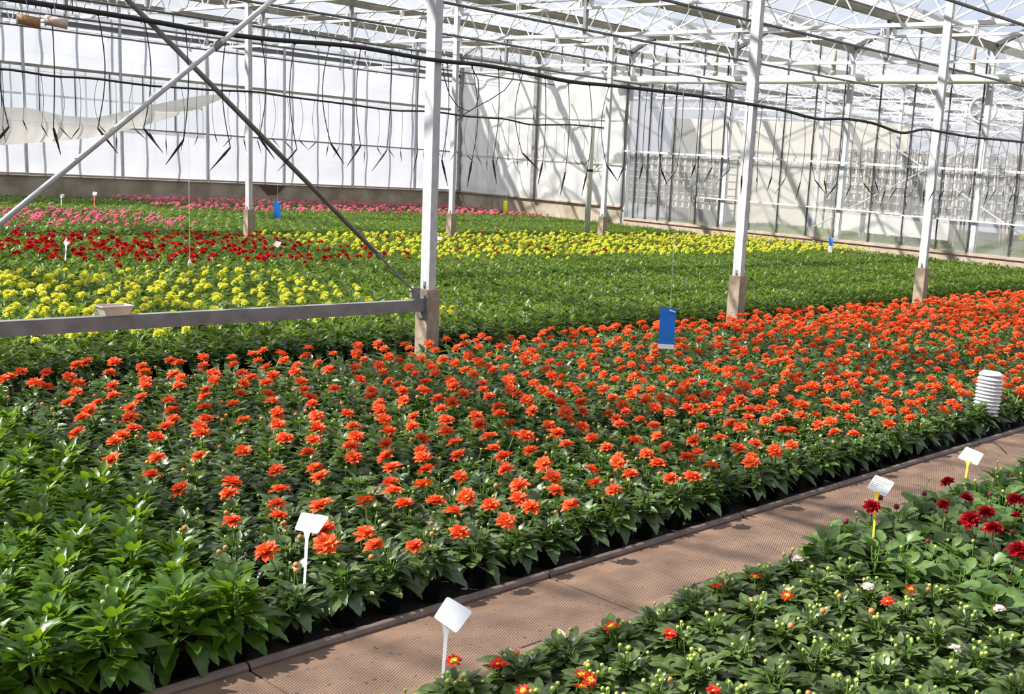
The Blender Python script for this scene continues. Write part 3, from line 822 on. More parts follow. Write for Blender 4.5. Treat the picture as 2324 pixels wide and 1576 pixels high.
# ---- plant labels
def sign(label, corners, depth, foot, stake_mat, text=False, red=False):
    """white board through four sight lines on a plane tilted up towards the viewer, on a slim stake"""
    c = np.mean([ray(*q) for q in corners], 0); cen = EYE + c * depth
    f = -(cen - EYE); f /= np.linalg.norm(f)
    nrm = f * 0.75 + np.array([-0.1, 0.0, 0.55]); nrm /= np.linalg.norm(nrm)
    P = []
    for q in corners:
        r = ray(*q); P.append(EYE + r * (np.dot(cen - EYE, nrm) / np.dot(r, nrm)))
    P = np.array(P)
    o0 = foot
    t = thing('plant_label', label, 'plant label', o0)
    P = P - o0
    # rounded corners
    out = []
    for i in range(4):
        a, b, d = P[i - 1], P[i], P[(i + 1) % 4]
        for k in (0.10, 0.04): out.append(b + (a - b) * k + (d - b) * (0.10 - k) * 0.3)
        for k in (0.04, 0.10): out.append(b + (d - b) * k + (a - b) * (0.10 - k) * 0.3)
    out = np.array(out); n = len(out); cc = out.mean(0)
    V = np.concatenate([out + nrm * 0.001, out - nrm * 0.001, [cc + nrm * 0.001, cc - nrm * 0.001]])
    T = [(2 * n, i, (i + 1) % n) for i in range(n)] + [(2 * n + 1, n + (i + 1) % n, n + i) for i in range(n)]
    Q = [(i, n + i, n + (i + 1) % n, (i + 1) % n) for i in range(n)]
    m = MB(); m.add(V, Q, T); link('board', m.mesh('board', 'label_white'), t)
    if text:
        bd = t.children[0]
        m = MB(); e1 = P[1] - P[0]; e2 = P[3] - P[0]
        rr = random.Random(3)
        for k, (v, a, b) in enumerate(((0.12, 0.35, 0.62), (0.24, 0.10, 0.88), (0.34, 0.10, 0.80), (0.48, 0.08, 0.66), (0.60, 0.08, 0.45), (0.72, 0.08, 0.34), (0.88, 0.7, 0.9))):
            u = a
            while u < b:
                wd = rr.uniform(0.03, 0.09)
                q0 = P[0] + e1 * u + e2 * v + nrm * 0.0014
                m.add([q0, q0 + e1 * wd, q0 + e1 * wd + e2 * 0.028, q0 + e2 * 0.028], [(0, 1, 2, 3)])
                u += wd + 0.025
        link('printed_text', m.mesh('printed_text', 'ink'), bd)
    low = P[2] * 0.5 + P[3] * 0.5 if P[2][2] < P[1][2] else P[3]
    base = np.array([0, 0, 0.0]); jn = cc + (low - cc) * 0.75 - nrm * 0.002
    side = np.cross(jn - base, nrm); side /= np.linalg.norm(side)
    m = MB(); w0, w1, w2 = 0.0035, 0.0055, 0.014
    sc = depth / 3.4 if depth > 6 else 1.0
    w0, w1, w2 = (w * min(1.6, sc) for w in (w0, w1, w2))
    pts = [(base, w0), (base + (jn - base) * 0.85, w1), (jn, w2)]
    V = []
    for pnt, w in pts:
        V += [pnt - side * w - nrm * .001, pnt + side * w - nrm * .001, pnt + side * w + nrm * .0015, pnt - side * w + nrm * .0015]
    Q = []
    for i in range(2):
        for j in range(4): Q.append((i * 4 + j, i * 4 + (j + 1) % 4, (i + 1) * 4 + (j + 1) % 4, (i + 1) * 4 + j))
    m.add(V, Q); link('stake', m.mesh('stake', stake_mat), t)


sign('large blank white plant label beside the walkway, nearest of all labels', [(1015, 1354), (1073, 1389), (1036, 1439), (984, 1402)], 3.25, at_z(1000, 1600, 0.08), 'label_white')
sign('blank white plant label in the front of the orange bed', [(684, 1163), (748, 1173), (721, 1213), (668, 1203)], 4.05, at_z(690, 1345, 0.16), 'label_white')
sign('white label with printed lines on a yellow stake beside walkway', [(1987, 1078), (2031, 1096), (2010, 1129), (1966, 1108)], 4.85, at_z(1979, 1250, 0.16), 'stake_yellow', text=True)
sign('blank white label on a yellow stake behind the dark red flowers', [(2193, 1014), (2233, 1031), (2218, 1057), (2173, 1040)], 5.9, at_z(2183, 1140, 0.16), 'stake_yellow')
sign('small white label on a stake before red flowers at the left', [(150, 541), (162, 545), (156, 557), (143, 552)], 14.0, at_z(148, 592, 0.2), 'label_white')
sign('small white label on a stake at red flowers right of far column', [(627, 547), (639, 551), (631, 563), (619, 556)], 13.2, at_z(623, 592, 0.2), 'label_white')
sign('tiny white label at the far left before the concrete base', [(139, 440), (147, 441), (142, 449), (135, 446)], 22.5, at_z(139, 470, 0.2), 'label_white')
sign('tiny white label on a red stake before the concrete base', [(212, 435), (221, 437), (218, 445), (209, 442)], 22.5, at_z(214, 470, 0.2), 'red_stake')
sign('small white label just right of the nearest column', [(992, 537), (1003, 538), (1003, 545), (993, 546)], 15.5, at_z(996, 566, 0.2), 'label_white')

# ---- radiation shield (sensor screen)
cx, cy = 7.18, 3.20
t = thing('sensor_shield', 'white louvred sensor shield on a post at the right bed edge', 'sensor', (cx, cy, 0))
tilt = np.array([0.06, 0.02, 1.0]); tilt /= np.linalg.norm(tilt)
for k in range(11):
    z = 0.150 + 0.0235 * k
    m = MB(); m.lathe([(0.035, 0.010), (0.072, 0.006), (0.088, -0.010), (0.089, -0.014), (0.070, 0.001), (0.035, 0.004)], 28)
    o = link('louvre_plate', m.mesh('louvre_plate', 'shield', True) if k == 0 else bpy.data.meshes['louvre_plate'], t, (0.03 * (z - 0.15) * 2, 0, z)); o.rotation_euler = (0.0, 0.10, 0)
m = MB(); m.lathe([(0.0005, 0.028), (0.055, 0.024), (0.080, 0.006), (0.084, -0.008), (0.04, -0.006)], 28); o = link('cap', m.mesh('cap', 'shield', True), t, (0.018, 0, 0.405)); o.rotation_euler = (0, 0.10, 0)
m = MB(); m.box((-0.022, -0.022, 0), (0.022, 0.022, 0.16)); link('post', m.mesh('post', 'steel'), t)
m = MB(); m.box((-0.045, -0.04, 0.03), (-0.005, 0.008, 0.135)); link('junction_box', m.mesh('junction_box', 'shield'), t)
m = MB(); m.tube([at_z(u, v, 0.3) - np.array([cx, cy, 0]) for u, v in ((2120, 920), (2140, 906), (2165, 903), (2185, 915), (2200, 930))], 0.005, 6); link('cable', m.mesh('cable', 'black'), t)

# ---- ring fan in the next compartment
p = at_x(2231, 250, 23.4)
t = thing('circulation_fan', 'round white ring fan hanging behind the glass wall', 'fan', p)
rv = np.array([0.45, -0.85, 0.0]); rv /= np.linalg.norm(rv)
th = np.linspace(0, 2 * math.pi, 29)
m = MB(); m.tube([0.27 * (math.cos(a) * rv + math.sin(a) * np.array([0, 0, 1.0])) for a in th], 0.035, 8, cap=False); link('ring', m.mesh('ring', 'shield', True), t)
fwd = np.cross(rv, [0, 0, 1.0])
for k in range(5):
    a = k * 2 * math.pi / 5 + 0.3; d = math.cos(a) * rv + math.sin(a) * np.array([0, 0, 1.0]); s = np.cross(d, fwd)
    m = MB(); m.add([d * .03 - s * .02, d * .03 + s * .02, d * .23 + s * .06 + fwd * .03, d * .23 - s * .05 - fwd * .03], [(0, 1, 2, 3)]); link('blade', m.mesh('blade', 'rack_shelf'), t)
m = MB(); m.tube([-fwd * 0.06, fwd * 0.06], 0.05, 12); link('motor', m.mesh('motor', 'rack_shelf'), t)
m = MB(); m.tube([(0, 0, 0.27), (0, 0, 0.6)], 0.012, 6); link('hanger', m.mesh('hanger', 'shield'), t)


# ---- next compartment: racks, partition, far wall
def rack(y, X, lb, n=7, z0=0.75, z1=2.45):
    t = thing('plant_rack', lb, 'rack', (X, y, 0))
    W = 1.25
    for sx in (0, 0.5):
        for sy in (-W / 2, W / 2):
            m = MB(); m.box((sx - .02, sy - .02, 0), (sx + .02, sy + .02, z1 + 0.08)); link('upright', m.mesh('upright', 'rust'), t)
    for q in range(4):
        m = MB(); yy = -W / 2 + 0.2 + q * 0.27; m.box((-.05, yy - .018, z0 - 0.1), (-.02, yy + .018, z1 + 0.03)); link('hanging_bar', m.mesh('hanging_bar', 'rust'), t)
    for k in range(n):
        z = z0 + (z1 - z0) * k / (n - 1)
        m = MB(); m.box((-.02, -W / 2, z - .02), (.52, W / 2, z + .012)); link('shelf', m.mesh('shelf', 'rack_shelf'), t)
        if k < n - 1:
            m = MB()
            for q in range(14):
                yy = -W / 2 + 0.04 + q * 0.088
                m.box((0.02, yy, z + 0.02), (0.10, yy + 0.05, z + (z1 - z0) / (n - 1) - 0.05))
            link('tray_row', m.mesh('tray_row', 'tray'), t)
    return t


ys = [(24.6, 27.6), (23.25, 27.6), (21.9, 27.6), (17.15, 27.6), (15.8, 27.6), (14.45, 27.6), (13.1, 27.6), (11.75, 27.6), (10.4, 27.6), (9.05, 27.6)]
names = ['leftmost rack with white trays behind the glass wall', 'second rack from the left behind the glass wall', 'third rack behind the glass wall, just left of the open gap',
         'rack with white trays just right of the open gap behind glass', 'rack behind glass, second right of the open gap', 'rack behind glass, third right of the open gap',
         'rack behind glass, fourth right of the open gap', 'rack behind glass, just left of the ring fan', 'rack behind glass, right of the ring fan', 'rack behind glass cut by the right edge']
for (y, X), lb in zip(ys, names): rack(y, X, lb, 8, 0.55 if y > 20 else 0.95, 2.05 if y > 20 else 2.5)
mb = MB(); mb.box((30.9, 17.2, 0.0), (30.95, YL, 3.4)); struct(mb.build('wall_partition', 'cream_film'), 'cream film partition in the next compartment')
mb = MB(); mb.box((X1 - 1, -9, 0), (X1 - 0.95, YL, ZG)); struct(mb.build('wall_far', 'wall_film'), 'white far wall of the next compartment')
mb = MB(); mb.box((XE, YL, 0), (X1, YL + 0.05, ZG)); struct(mb.build('wall_left_far', 'wall_film'), 'left wall of the next compartment')
mb = MB(); mb.box((26.6, 13.4, 0.35), (26.9, 16.6, 0.85)); tag(mb.build('bench_side', 'tray'), 'long pale bench side behind the glass wall', 'bench')
for x in (24.2,):
    mb = MB(); mb.box((x, 2, 0.10), (x + 0.05, 14.5, 0.2)); tag(mb.build('red_trough', 'pink_floor'), 'dull red trough edge crossing the beds behind the glass', 'trough')
t = thing('diagonal_brace', 'pale crossed brace behind the glass wall', 'brace')
m = MB(); m.tube([(25.4, 16.7, 0.4), (25.4, 10.4, 3.7)], 0.018, 6); link('tube', m.mesh('tube', 'steel'), t)
m = MB(); m.tube([(25.4, 10.4, 0.4), (25.4, 16.7, 3.7)], 0.018, 6); link('tube', m.mesh('tube', 'steel'), t)

# ================================================================== PLANTS
def leaf(L_, W, lod, droop=0.3, fold=0.25, teeth=True, blunt=False):
    """one leaf along +x: returns verts, quads, tris"""
    if lod == 0:
        ss = [0.0, 0.12, 0.24, 0.36, 0.48, 0.60, 0.72, 0.84, 1.0]
    elif lod == 1:
        ss = [0.0, 0.28, 0.62, 1.0]
    else:
        ss = [0.0, 0.45, 1.0]
    V = []; idx = []
    for k, s in enumerate(ss):
        p = (0.55 if not blunt else 0.8)
        w = W * math.sin(math.pi * min(1, s) ** p) ** (0.8 if not blunt else 0.6) if 0 < s < 1 else 0
        if teeth and lod == 0 and 0 < s < 1: w *= 1.05 if k % 2 else 0.92
        x = L_ * s; z = -droop * L_ * s * s
        if w == 0:
            idx.append((len(V),)); V.append((x, 0, z))
        else:
            shift = 0.03 * L_ if (teeth and lod == 0 and k % 2) else 0
            idx.append((len(V), len(V) + 1, len(V) + 2))
            V += [(x + shift, w / 2, z + fold * w / 2), (x, 0, z), (x + shift, -w / 2, z + fold * w / 2)]
    Q = []; T = []
    for a, b in zip(idx[:-1], idx[1:]):
        if len(a) == 1: T += [(a[0], b[1], b[0]), (a[0], b[2], b[1])]
        elif len(b) == 1: T += [(a[0], a[1], b[0]), (a[1], a[2], b[0])]
        else: Q += [(a[0], a[1], b[1], b[0]), (a[1], a[2], b[2], b[1])]
    return np.array(V, float), Q, T


def orient(V, pitch, az, roll=0.0):
    cr, sr = math.cos(roll), math.sin(roll)
    Rx = np.array([[1, 0, 0], [0, cr, -sr], [0, sr, cr]])
    cp, sp = math.cos(pitch), math.sin(pitch)
    Ry = np.array([[cp, 0, -sp], [0, 1, 0], [sp, 0, cp]])
    return V @ (rotz(az) @ Ry @ Rx).T


def foliage(seed, lod, h0, h1, n, L0, L1, wr, rad, spiky=0.9, low=-0.5, stems=5, blunt=False, droop=0.35, skirt=0, teeth=True):
    """leaves 0, stems 1. h0..h1: height range of leaf bases; L0/L1: leaf length low/high"""
    r = random.Random(seed)
    m = MB()
    for i in range(n):
        t = (i + 0.5) / n
        az = i * 2.39996 + r.uniform(-0.5, 0.5)
        rr = rad * (0.15 + 0.55 * r.random()) * (1 - 0.35 * t)
        z = h0 + (h1 - h0) * t + r.uniform(-0.012, 0.012)
        L_ = (L0 + (L1 - L0) * t) * r.uniform(0.78, 1.2)
        pitch = low + (spiky - low) * t ** 0.8 + r.uniform(-0.35, 0.35)
        V, Q, T = leaf(L_, L_ * wr * r.uniform(0.85, 1.15), lod, droop * r.uniform(0.4, 1.5), r.uniform(0.05, 0.5), teeth, blunt)
        a2 = az + r.uniform(-0.6, 0.6)
        V = orient(V, pitch, az, r.uniform(-0.5, 0.5)) + np.array([rr * math.cos(a2), rr * math.sin(a2), z])
        m.add(V, Q, T)
    for i in range(skirt):
        az = i * 2 * math.pi / skirt + r.uniform(-0.4, 0.4); L_ = L0 * r.uniform(0.95, 1.25)
        V, Q, T = leaf(L_, L_ * wr * 1.1, lod, droop * 1.3, 0.15, teeth, blunt)
        V = orient(V, r.uniform(-0.5, 0.0), az, r.uniform(-0.3, 0.3)) + np.array([rad * .55 * math.cos(az), rad * .55 * math.sin(az), h0 + r.uniform(-0.01, 0.03)])
        m.add(V, Q, T)
    if lod == 0:
        for i in range(stems):
            a = r.uniform(0, 6.28); q = rad * 0.5 * r.random()
            m.tube([(0, 0, 0.08), (q * math.cos(a) * .6, q * math.sin(a) * .6, (h0 + h1) / 2), (q * math.cos(a), q * math.sin(a), h1)], [0.004, 0.003, 0.002], 5, mat=1, cap=False)
    return m


NBASE = [3]


def petal(L_, W, lod, droop=0.25, cup=0.3, tipm=0, basem=0):
    if lod == 0:
        V = [(0.0, W * .2, 0), (0.0, -W * .2, 0), (L_ * .45, W * .5, cup * W * .5), (L_ * .45, 0, -0.0), (L_ * .45, -W * .5, cup * W * .5),
             (L_ * .8, W * .34, cup * W * .34 - droop * L_ * .3), (L_ * .8, 0, -droop * L_ * .4), (L_ * .8, -W * .34, cup * W * .34 - droop * L_ * .3), (L_, 0, -droop * L_ * .8)]
        Q = [(0, 3, 6, 5)]
        T = [(0, 1, 3), (0, 3, 2), (1, 4, 3), (2, 3, 6), (2, 6, 5), (3, 4, 7), (3, 7, 6), (5, 6, 8), (6, 7, 8)]
        return np.array(V, float), [], T, [basem] * NBASE[0] + [tipm] * (9 - NBASE[0])
    V = [(0, 0, 0), (L_ * .55, W * .5, cup * W * .4), (L_, 0, -droop * L_ * .6), (L_ * .55, -W * .5, cup * W * .4)]
    return np.array(V, float), [], [(0, 2, 1), (0, 3, 2)], [basem, tipm if basem == tipm else basem]


def flower(seed, lod, rings, disc=0.0, stem=0.07, tipm=0, basem=0, mats=3):
    """petals use materials tipm/basem; disc = material mats-2, stem = material mats-1"""
    r = random.Random(seed); m = MB()
    for k, (n, L_, W, el, z) in enumerate(rings):
        off = r.uniform(0, 6)
        for i in range(n):
            V, Q, T, tm = petal(L_ * r.uniform(.88, 1.1), W * r.uniform(.85, 1.1), lod, r.uniform(-0.1, 0.3), r.uniform(0.2, 0.6), tipm, basem)
            V = orient(V, el + r.uniform(-.18, .18), off + i * 2 * math.pi / n + r.uniform(-.12, .12), r.uniform(-.3, .3)) + np.array([0, 0, z])
            m.add(V, Q, T, tm=tm)
    if disc: m.ball((0, 0, rings[-1][4] + disc * 0.3), disc, 7, 4, mat=mats - 2, sz=0.6)
    if stem: m.tube([(0, 0, 0.002), (0.002, 0.003, -stem * 0.5), (0, 0, -stem)], 0.0022, 4, mat=mats - 1, cap=False)
    if lod == 0: m.ball((0, 0, -0.003), 0.008, 6, 3, mat=mats - 1, sz=0.7)
    return m


ORA = [(9, .036, .0205, .10, 0), (9, .031, .0175, .42, .003), (7, .021, .013, .85, .005)]
POM = [(11, .033, .017, -.05, 0), (10, .030, .016, .35, .003), (8, .024, .014, .75, .006), (6, .015, .011, 1.15, .008)]
BIGRED = [(12, .044, .024, .02, 0), (12, .040, .022, .3, .004), (10, .032, .020, .62, .008), (8, .022, .015, 1.0, .011)]
SING = [(8, .031, .016, .1, 0), (7, .025, .013, .5, .003)]

FL = {}
def fl_set(key, rings, mats, lod, n, **kw):
    L_ = []
    for i in range(n):
        b = flower(100 * len(FL) + i, lod, rings, mats=len(mats), **kw)
        L_.append((b.arrays(), b.mesh('flower', mats, False)))
    FL[key] = L_


fl_set('orange0', ORA, ['orange', 'disc', 'stem'], 0, 6, disc=.0055, stem=.10)
fl_set('orange1', ORA, ['orange', 'disc', 'stem'], 1, 4, disc=.0055, stem=.06)
fl_set('yellow1', POM, ['yellow', 'disc', 'stem'], 1, 4, stem=.06)
fl_set('red1', POM, ['red', 'disc', 'stem'], 1, 4, stem=.06)
fl_set('pink1', POM, ['pink', 'disc', 'stem'], 1, 4, stem=.05)
fl_set('crimson0', BIGRED, ['crimson', 'disc', 'stem_dark'], 0, 4, stem=.14)
fl_set('scarlet0', SING, ['scarlet', 'yellow', 'disc', 'stem'], 0, 3, disc=.006, stem=.05, tipm=0, basem=0)
fl_set('bi0', SING, ['scarlet', 'yellow', 'disc', 'stem'], 0, 3, disc=.006, stem=.05, tipm=0, basem=1)
NBASE[0] = 7
fl_set('white0', SING, ['crimson', 'white_petal', 'disc', 'stem'], 0, 3, disc=.005, stem=.05, tipm=0, basem=1)


def bud_mesh(mat, r=0.0075, stem=0.05):
    m = MB(); m.ball((0, 0, 0), r, 8, 5, mat=0, sz=0.95); m.tube([(0, 0, -r * .6), (0, 0.002, -stem)], 0.0016, 4, mat=1, cap=False)
    for k in range(5):
        V, Q, T = leaf(r * 1.4, r * .7, 2, 0.2, 0.1, False); V = orient(V, 0.1, k * 1.256) + np.array([0, 0, -r * .7]); m.add(V, Q, T, qm=1, tm=1)
    return m.mesh('bud', [mat, 'stem'], True)


BUD = {k: bud_mesh(k, r) for k, r in (('bud', .0060), ('bud_green', .0062), ('bud_orange', .009), ('bud_dark', .011))}
m = MB(); m.lathe([(0.0005, 0.0), (0.038, 0.0), (0.050, 0.092), (0.054, 0.093), (0.054, 0.104), (0.050, 0.104), (0.048, 0.090)], 20, 0); m.lathe([(0.0005, 0.091), (0.049, 0.090)], 16, 1)
POT = m.mesh('pot', ['pot', 'soil'], True)

LEAFSET = {}
def leaf_set(key, cnt, mats, **kw):
    out = []
    for i in range(cnt):
        b = foliage(7 * i + len(LEAFSET) * 50, **kw)
        out.append((b.arrays(), b.mesh('foliage', mats, kw['lod'] == 0)))
    LEAFSET[key] = out


leaf_set('green0', 6, ['leaf_big', 'stem'], lod=0, h0=.10, h1=.225, n=98, L0=.088, L1=.052, wr=.54, rad=.105, spiky=1.0, low=-.15, skirt=11)
leaf_set('orange0', 6, ['leaf_dark', 'stem'], lod=0, h0=.102, h1=.19, n=66, L0=.083, L1=.040, wr=.62, rad=.09, spiky=.8, low=-.1, skirt=5)
leaf_set('orange1', 4, ['leaf_dark', 'stem'], lod=1, h0=.095, h1=.185, n=34, L0=.095, L1=.055, wr=.60, rad=.09, spiky=.8, low=-.25)
leaf_set('mid1', 5, ['leaf_mid', 'stem'], lod=1, h0=.09, h1=.20, n=42, L0=.10, L1=.065, wr=.48, rad=.09, spiky=1.0, low=-.3, skirt=4)
leaf_set('mid2', 4, ['leaf_mid', 'stem'], lod=2, h0=.10, h1=.20, n=30, L0=.10, L1=.07, wr=.50, rad=.09, spiky=.9, low=-.1)
leaf_set('small0', 6, ['leaf_small', 'stem'], lod=0, h0=.102, h1=.150, n=78, L0=.072, L1=.036, wr=.60, rad=.085, spiky=.9, low=-.25, skirt=7, blunt=True, teeth=False)
leaf_set('round0', 4, ['leaf_round', 'stem'], lod=0, h0=.08, h1=.20, n=34, L0=.105, L1=.065, wr=.75, rad=.10, spiky=.7, low=-.25, skirt=6, blunt=True)


def lattice(x0, x1, y0, y1, sp, jit=0.10, margin=120):
    """staggered rows of pots, kept where the camera can see them"""
    P = []; j = 0; y = y0
    while y <= y1:
        x = x0 + (sp / 2 if j % 2 else 0)
        while x <= x1:
            px, py = x + random.uniform(-jit, jit) * sp, y + random.uniform(-jit, jit) * sp * .6
            u, v, d = proj((px, py, 0.2))
            if d > 0.5 and -margin < u < 2324 + margin and v < 1576 + 170: P.append((px, py, d))
            x += sp
        y += sp * 0.9; j += 1
    return P


def rotE(tilt, az): return Matrix.Rotation(az, 3, 'Z') @ Matrix.Rotation(tilt, 3, 'Y')


def add_part(name, me, parent, loc, tilt=0.0, az=0.0, s=1.0):
    o = bpy.data.objects.new(name, me); COL.objects.link(o); o.parent = parent
    o.location = [float(v) for v in loc]
    if tilt or az: o.rotation_euler = rotE(tilt, az).to_euler()
    if s != 1.0: o.scale = (s, s, s)
    return o


def stuff_add(mb_, arr, loc, tilt, az, s, matoff=0):
    V, Q, T, qm, tm = arr
    R = np.array(rotE(tilt, az))
    mb_.add(V @ R.T * s + np.asarray(loc), Q, T, qm + matoff, tm + matoff)


def flower_tilt(): return random.uniform(0.1, 0.65), random.choice([random.uniform(2.3, 4.6), random.uniform(2.3, 4.6), random.uniform(0, 6.28)])


def plant(name, label, cat, group, p, leaves, flowers=(), pot=False, buds=(), s=1.0):
    t = thing(name, label, cat, (p[0], p[1], 0), 0, group)
    add_part('foliage', random.choice(LEAFSET[leaves])[1], t, (0, 0, 0), 0, random.uniform(0, 6.28), s)
    if pot: add_part('pot', POT, t, (0, 0, 0), 0, random.uniform(0, 6))
    for key, w, sc in flowers:
        tl_, az = flower_tilt()
        add_part('flower', random.choice(FL[key])[1], t, (w[0] - p[0], w[1] - p[1], w[2]), tl_, az, sc)
    for key, w in buds:
        add_part('bud', BUD[key], t, w, random.uniform(0, .3), random.uniform(0, 6), random.uniform(.8, 1.25))
    return t


# flower heads of the orange bed where the photo shows them (crop origin, then pixel/2.999 offsets)
FX = []
def px_list(ox, oy, s, pts): FX.extend([(ox + a / s, oy + b / s) for a, b in pts])


px_list(0, 1050, 2.996, [(1030,90),(1225,185),(1580,145),(1555,215),(1880,60),(1895,195),(1880,290),(1890,370),(2140,45),(2180,100),(2185,300),(1580,405),(1820,610),(2210,460),(2220,560)])
px_list(775, 1050, 2.996, [(160,275),(345,40),(335,140),(350,205),(580,55),(555,160),(425,285),(640,270),(805,105),(850,240),(760,340),(1015,295),(1115,50),(1210,160),(1205,255),(1290,310),(1435,110),(1455,195),(1120,405),(805,480),(160,495),(220,575),(500,575),(1375,20),(1700,55),(1725,150),(1850,195),(1555,300),(1965,85),(1880,10),(2240,115),(2155,10)])
px_list(1550, 1050, 2.996, [(65,100),(190,25),(465,5)])
px_list(0, 525, 2.999, [(135,900),(145,960),(65,995),(370,890),(320,970),(245,1035),(305,1065),(525,915),(600,840),(645,815),(590,895),(475,995),(540,1040),(520,1105),(755,835),(830,800),(780,895),(745,970),(770,1055),(770,1125),(460,1175),(665,1175),(610,1225),(530,1375),(555,1275),(1020,770),(1010,820),(970,925),(985,970),(995,1025),(990,1060),(965,1135),(895,1205),(885,1275),(910,1345),(830,1395),(780,1435),(1180,785),(1255,770),(1240,815),(1160,885),(1220,900),(1185,980),(1235,1005),(1220,1060),(1155,1155),(1170,1230),(1180,1285),(1130,1335),(1060,1405),(1400,775),(1395,810),(1385,865),(1385,920),(1455,975),(1460,1015),(1405,1085),(1395,1135),(1390,1205),(1405,1280),(1360,1340),(1370,1380),(1590,750),(1565,805),(1580,865),(1590,910),(1650,970),(1655,1040),(1710,1000),(1635,1110),(1585,1180),(1655,1295),(1745,735),(1720,840),(1790,820),(1755,890),(1815,930),(1860,985),(1815,1035),(1825,1110),(1850,1165),(1890,1240),(1890,1320),(1940,1415),(1655,1500),(1930,740),(1915,840),(1935,885),(2050,695),(2100,800),(2080,855),(2020,920),(2010,960),(2165,905),(2050,1030),(2070,1080),(2110,1135),(2125,1180),(2155,1265),(2165,1340),(2135,1425),(2095,1515),(2230,690),(2240,740),(2270,840),(2240,950),(2280,1075),(765,1560),(1070,1545),(1360,1535)])
px_list(775, 525, 2.999, [(50,690),(75,720),(110,785),(105,835),(155,880),(90,930),(125,1010),(205,1085),(200,1135),(255,1180),(260,1220),(45,1245),(75,1335),(100,1405),(60,1470),(85,1545),(200,680),(250,770),(290,805),(255,915),(280,965),(325,860),(395,885),(310,655),(365,690),(400,730),(430,775),(465,800),(480,850),(545,865),(380,1050),(415,1090),(425,1160),(325,1025),(290,1290),(320,1370),(305,1450),(300,1545),(475,655),(495,690),(540,710),(555,635),(610,665),(595,770),(640,820),(620,930),(640,975),(505,975),(460,935),(570,1035),(495,1265),(480,1335),(550,1415),(545,1500),(555,1545),(680,695),(715,740),(690,630),(785,800),(690,875),(770,900),(745,1020),(770,1060),(655,1145),(675,1215),(715,1290),(715,1365),(770,1445),(795,1530),(800,675),(835,725),(870,650),(790,615),(865,850),(840,950),(895,975),(830,1110),(960,1040),(1005,1130),(965,1085),(915,1260),(940,1320),(905,605),(1010,595),(915,755),(955,715),(1000,740),(935,795),(935,895),(1000,920),(1035,950),(1075,870),(1115,930),(1130,1020),(1075,790),(1020,660),(1065,1200),(1080,1250),(1005,1405),(1035,1485),(1105,1540),(1150,1315),(1175,1390),(1255,1395),(1200,1115),(1265,1155),(1135,1040),(1190,770),(1180,815),(1240,870),(1265,900),(1255,980),(1310,1040),(1300,1225),(1290,1500),(1330,750),(1290,820),(1370,790),(1420,730),(1375,690),(1420,895),(1490,910),(1390,940),(1500,1000),(1430,985),(1370,1085),(1420,1125),(1490,1170),(1525,1235),(1545,1290),(1410,1330),(1470,1380),(1640,1335),(1530,1455),(1705,1410),(1570,850),(1635,895),(1640,990),(1560,1055),(1600,1090),(1635,1170),(1470,805),(1580,780),(1650,760),(1590,700),(1700,850),(1735,945),(1780,980),(1705,1050),(1785,1080),(1845,1140),(1865,1015),(1915,1185),(1935,1235),(1820,1245),(1895,1320),(1870,1280),(2000,1425),(1805,1475),(1880,1555),(2150,1400),(2130,1330),(2080,1520),(2210,1475),(2030,1290),(2135,1205),(2235,1240),(2250,1170),(2070,1135),(2175,1135),(2010,1090),(2110,1080),(2050,1025),(1980,1000),(1885,885),(1910,940),(2045,930),(2100,880),(1975,910),(1940,810),(2070,750),(1980,850),(1830,775),(1740,750),(1730,785),(2190,1005),(2245,1050),(2225,895),(2130,785)])
px_list(1550, 525, 3.0, [(105,680),(120,735),(240,735),(400,740),(350,785),(235,780),(415,815),(395,855),(500,810),(620,750),(615,795),(685,800),(525,755),(570,890),(645,890),(660,840),(735,895),(730,930),(840,885),(560,850),(455,925),(350,945),(240,895),(160,915),(95,965),(245,960),(305,985),(385,985),(515,960),(490,1000),(380,1035),(430,1065),(240,1050),(135,1040),(55,1025),(315,1090),(155,1115),(75,1160),(260,1155),(140,1205),(225,1240),(85,1240),(30,1210),(345,1210),(390,1145),(445,1275),(320,1315),(390,1340),(250,1415),(130,1335),(75,1430),(100,1515),(30,1545),(375,1485),(465,1545),(490,1450),(625,1500),(560,1295),(640,1275),(690,1240),(610,1185),(530,1215),(620,1100),(555,1055),(670,1040),(785,1030),(700,975),(730,1145),(805,1260),(820,1190),(905,1260),(920,1325),(1005,1300),(1140,1275),(1045,1210),(980,1165),(875,1115),(800,1080),(900,1060),(910,960),(1000,975),(985,1015),(1110,985),(1175,1050),(1110,1120),(1180,1175),(1270,1020),(1300,970),(1290,920),(1370,1010),(1190,980),(1195,935),(1075,1050),(990,1070),(1070,885),(1120,860),(1015,920),(1030,1375),(1160,1385),(1400,1320),(1310,1240),(1410,1230),(1345,1155),(1380,1090),(1460,1115),(1470,1040),(1485,990),(1565,1110),(1535,1175),(1620,1165),(1615,950),(1690,1010),(1680,1060),(1690,1145),(1770,1220),(1830,1170),(1870,1205),(1630,1230),(1550,1280),(735,1365),(740,1460),(680,1365),(1890,1100),(1870,1060),(1830,1030),(1905,935),
 (2130,1060),(2170,1050),(2200,990),(2250,960),(2160,1130),(2290,1110),(2300,1080),(2140,1070),(2270,1020),(2220,1060),(2240,880),(2170,900),(2080,860),(2010,880),(1960,840),(2130,830),(2290,930),(1930,790),(1850,850),(1780,880),(1730,830),(1640,830),(1560,860),(1480,900),(1420,840),(1340,830),(1250,830),(1150,790),(1060,780),(960,800),(880,780),(790,760),(1700,770),(1810,770),(1890,720),(1980,740),(2060,780),(2140,740),(2230,790),(2290,850),(1600,760),(1500,760),(1400,740),(1300,750),(1200,720),(1100,700),(1000,710),(900,700),(800,680),(700,690),(600,700)])


def green_edge(y): return 1.80 + (y - 2.9) * 0.125      # x of the boundary between leafy plants and orange plants


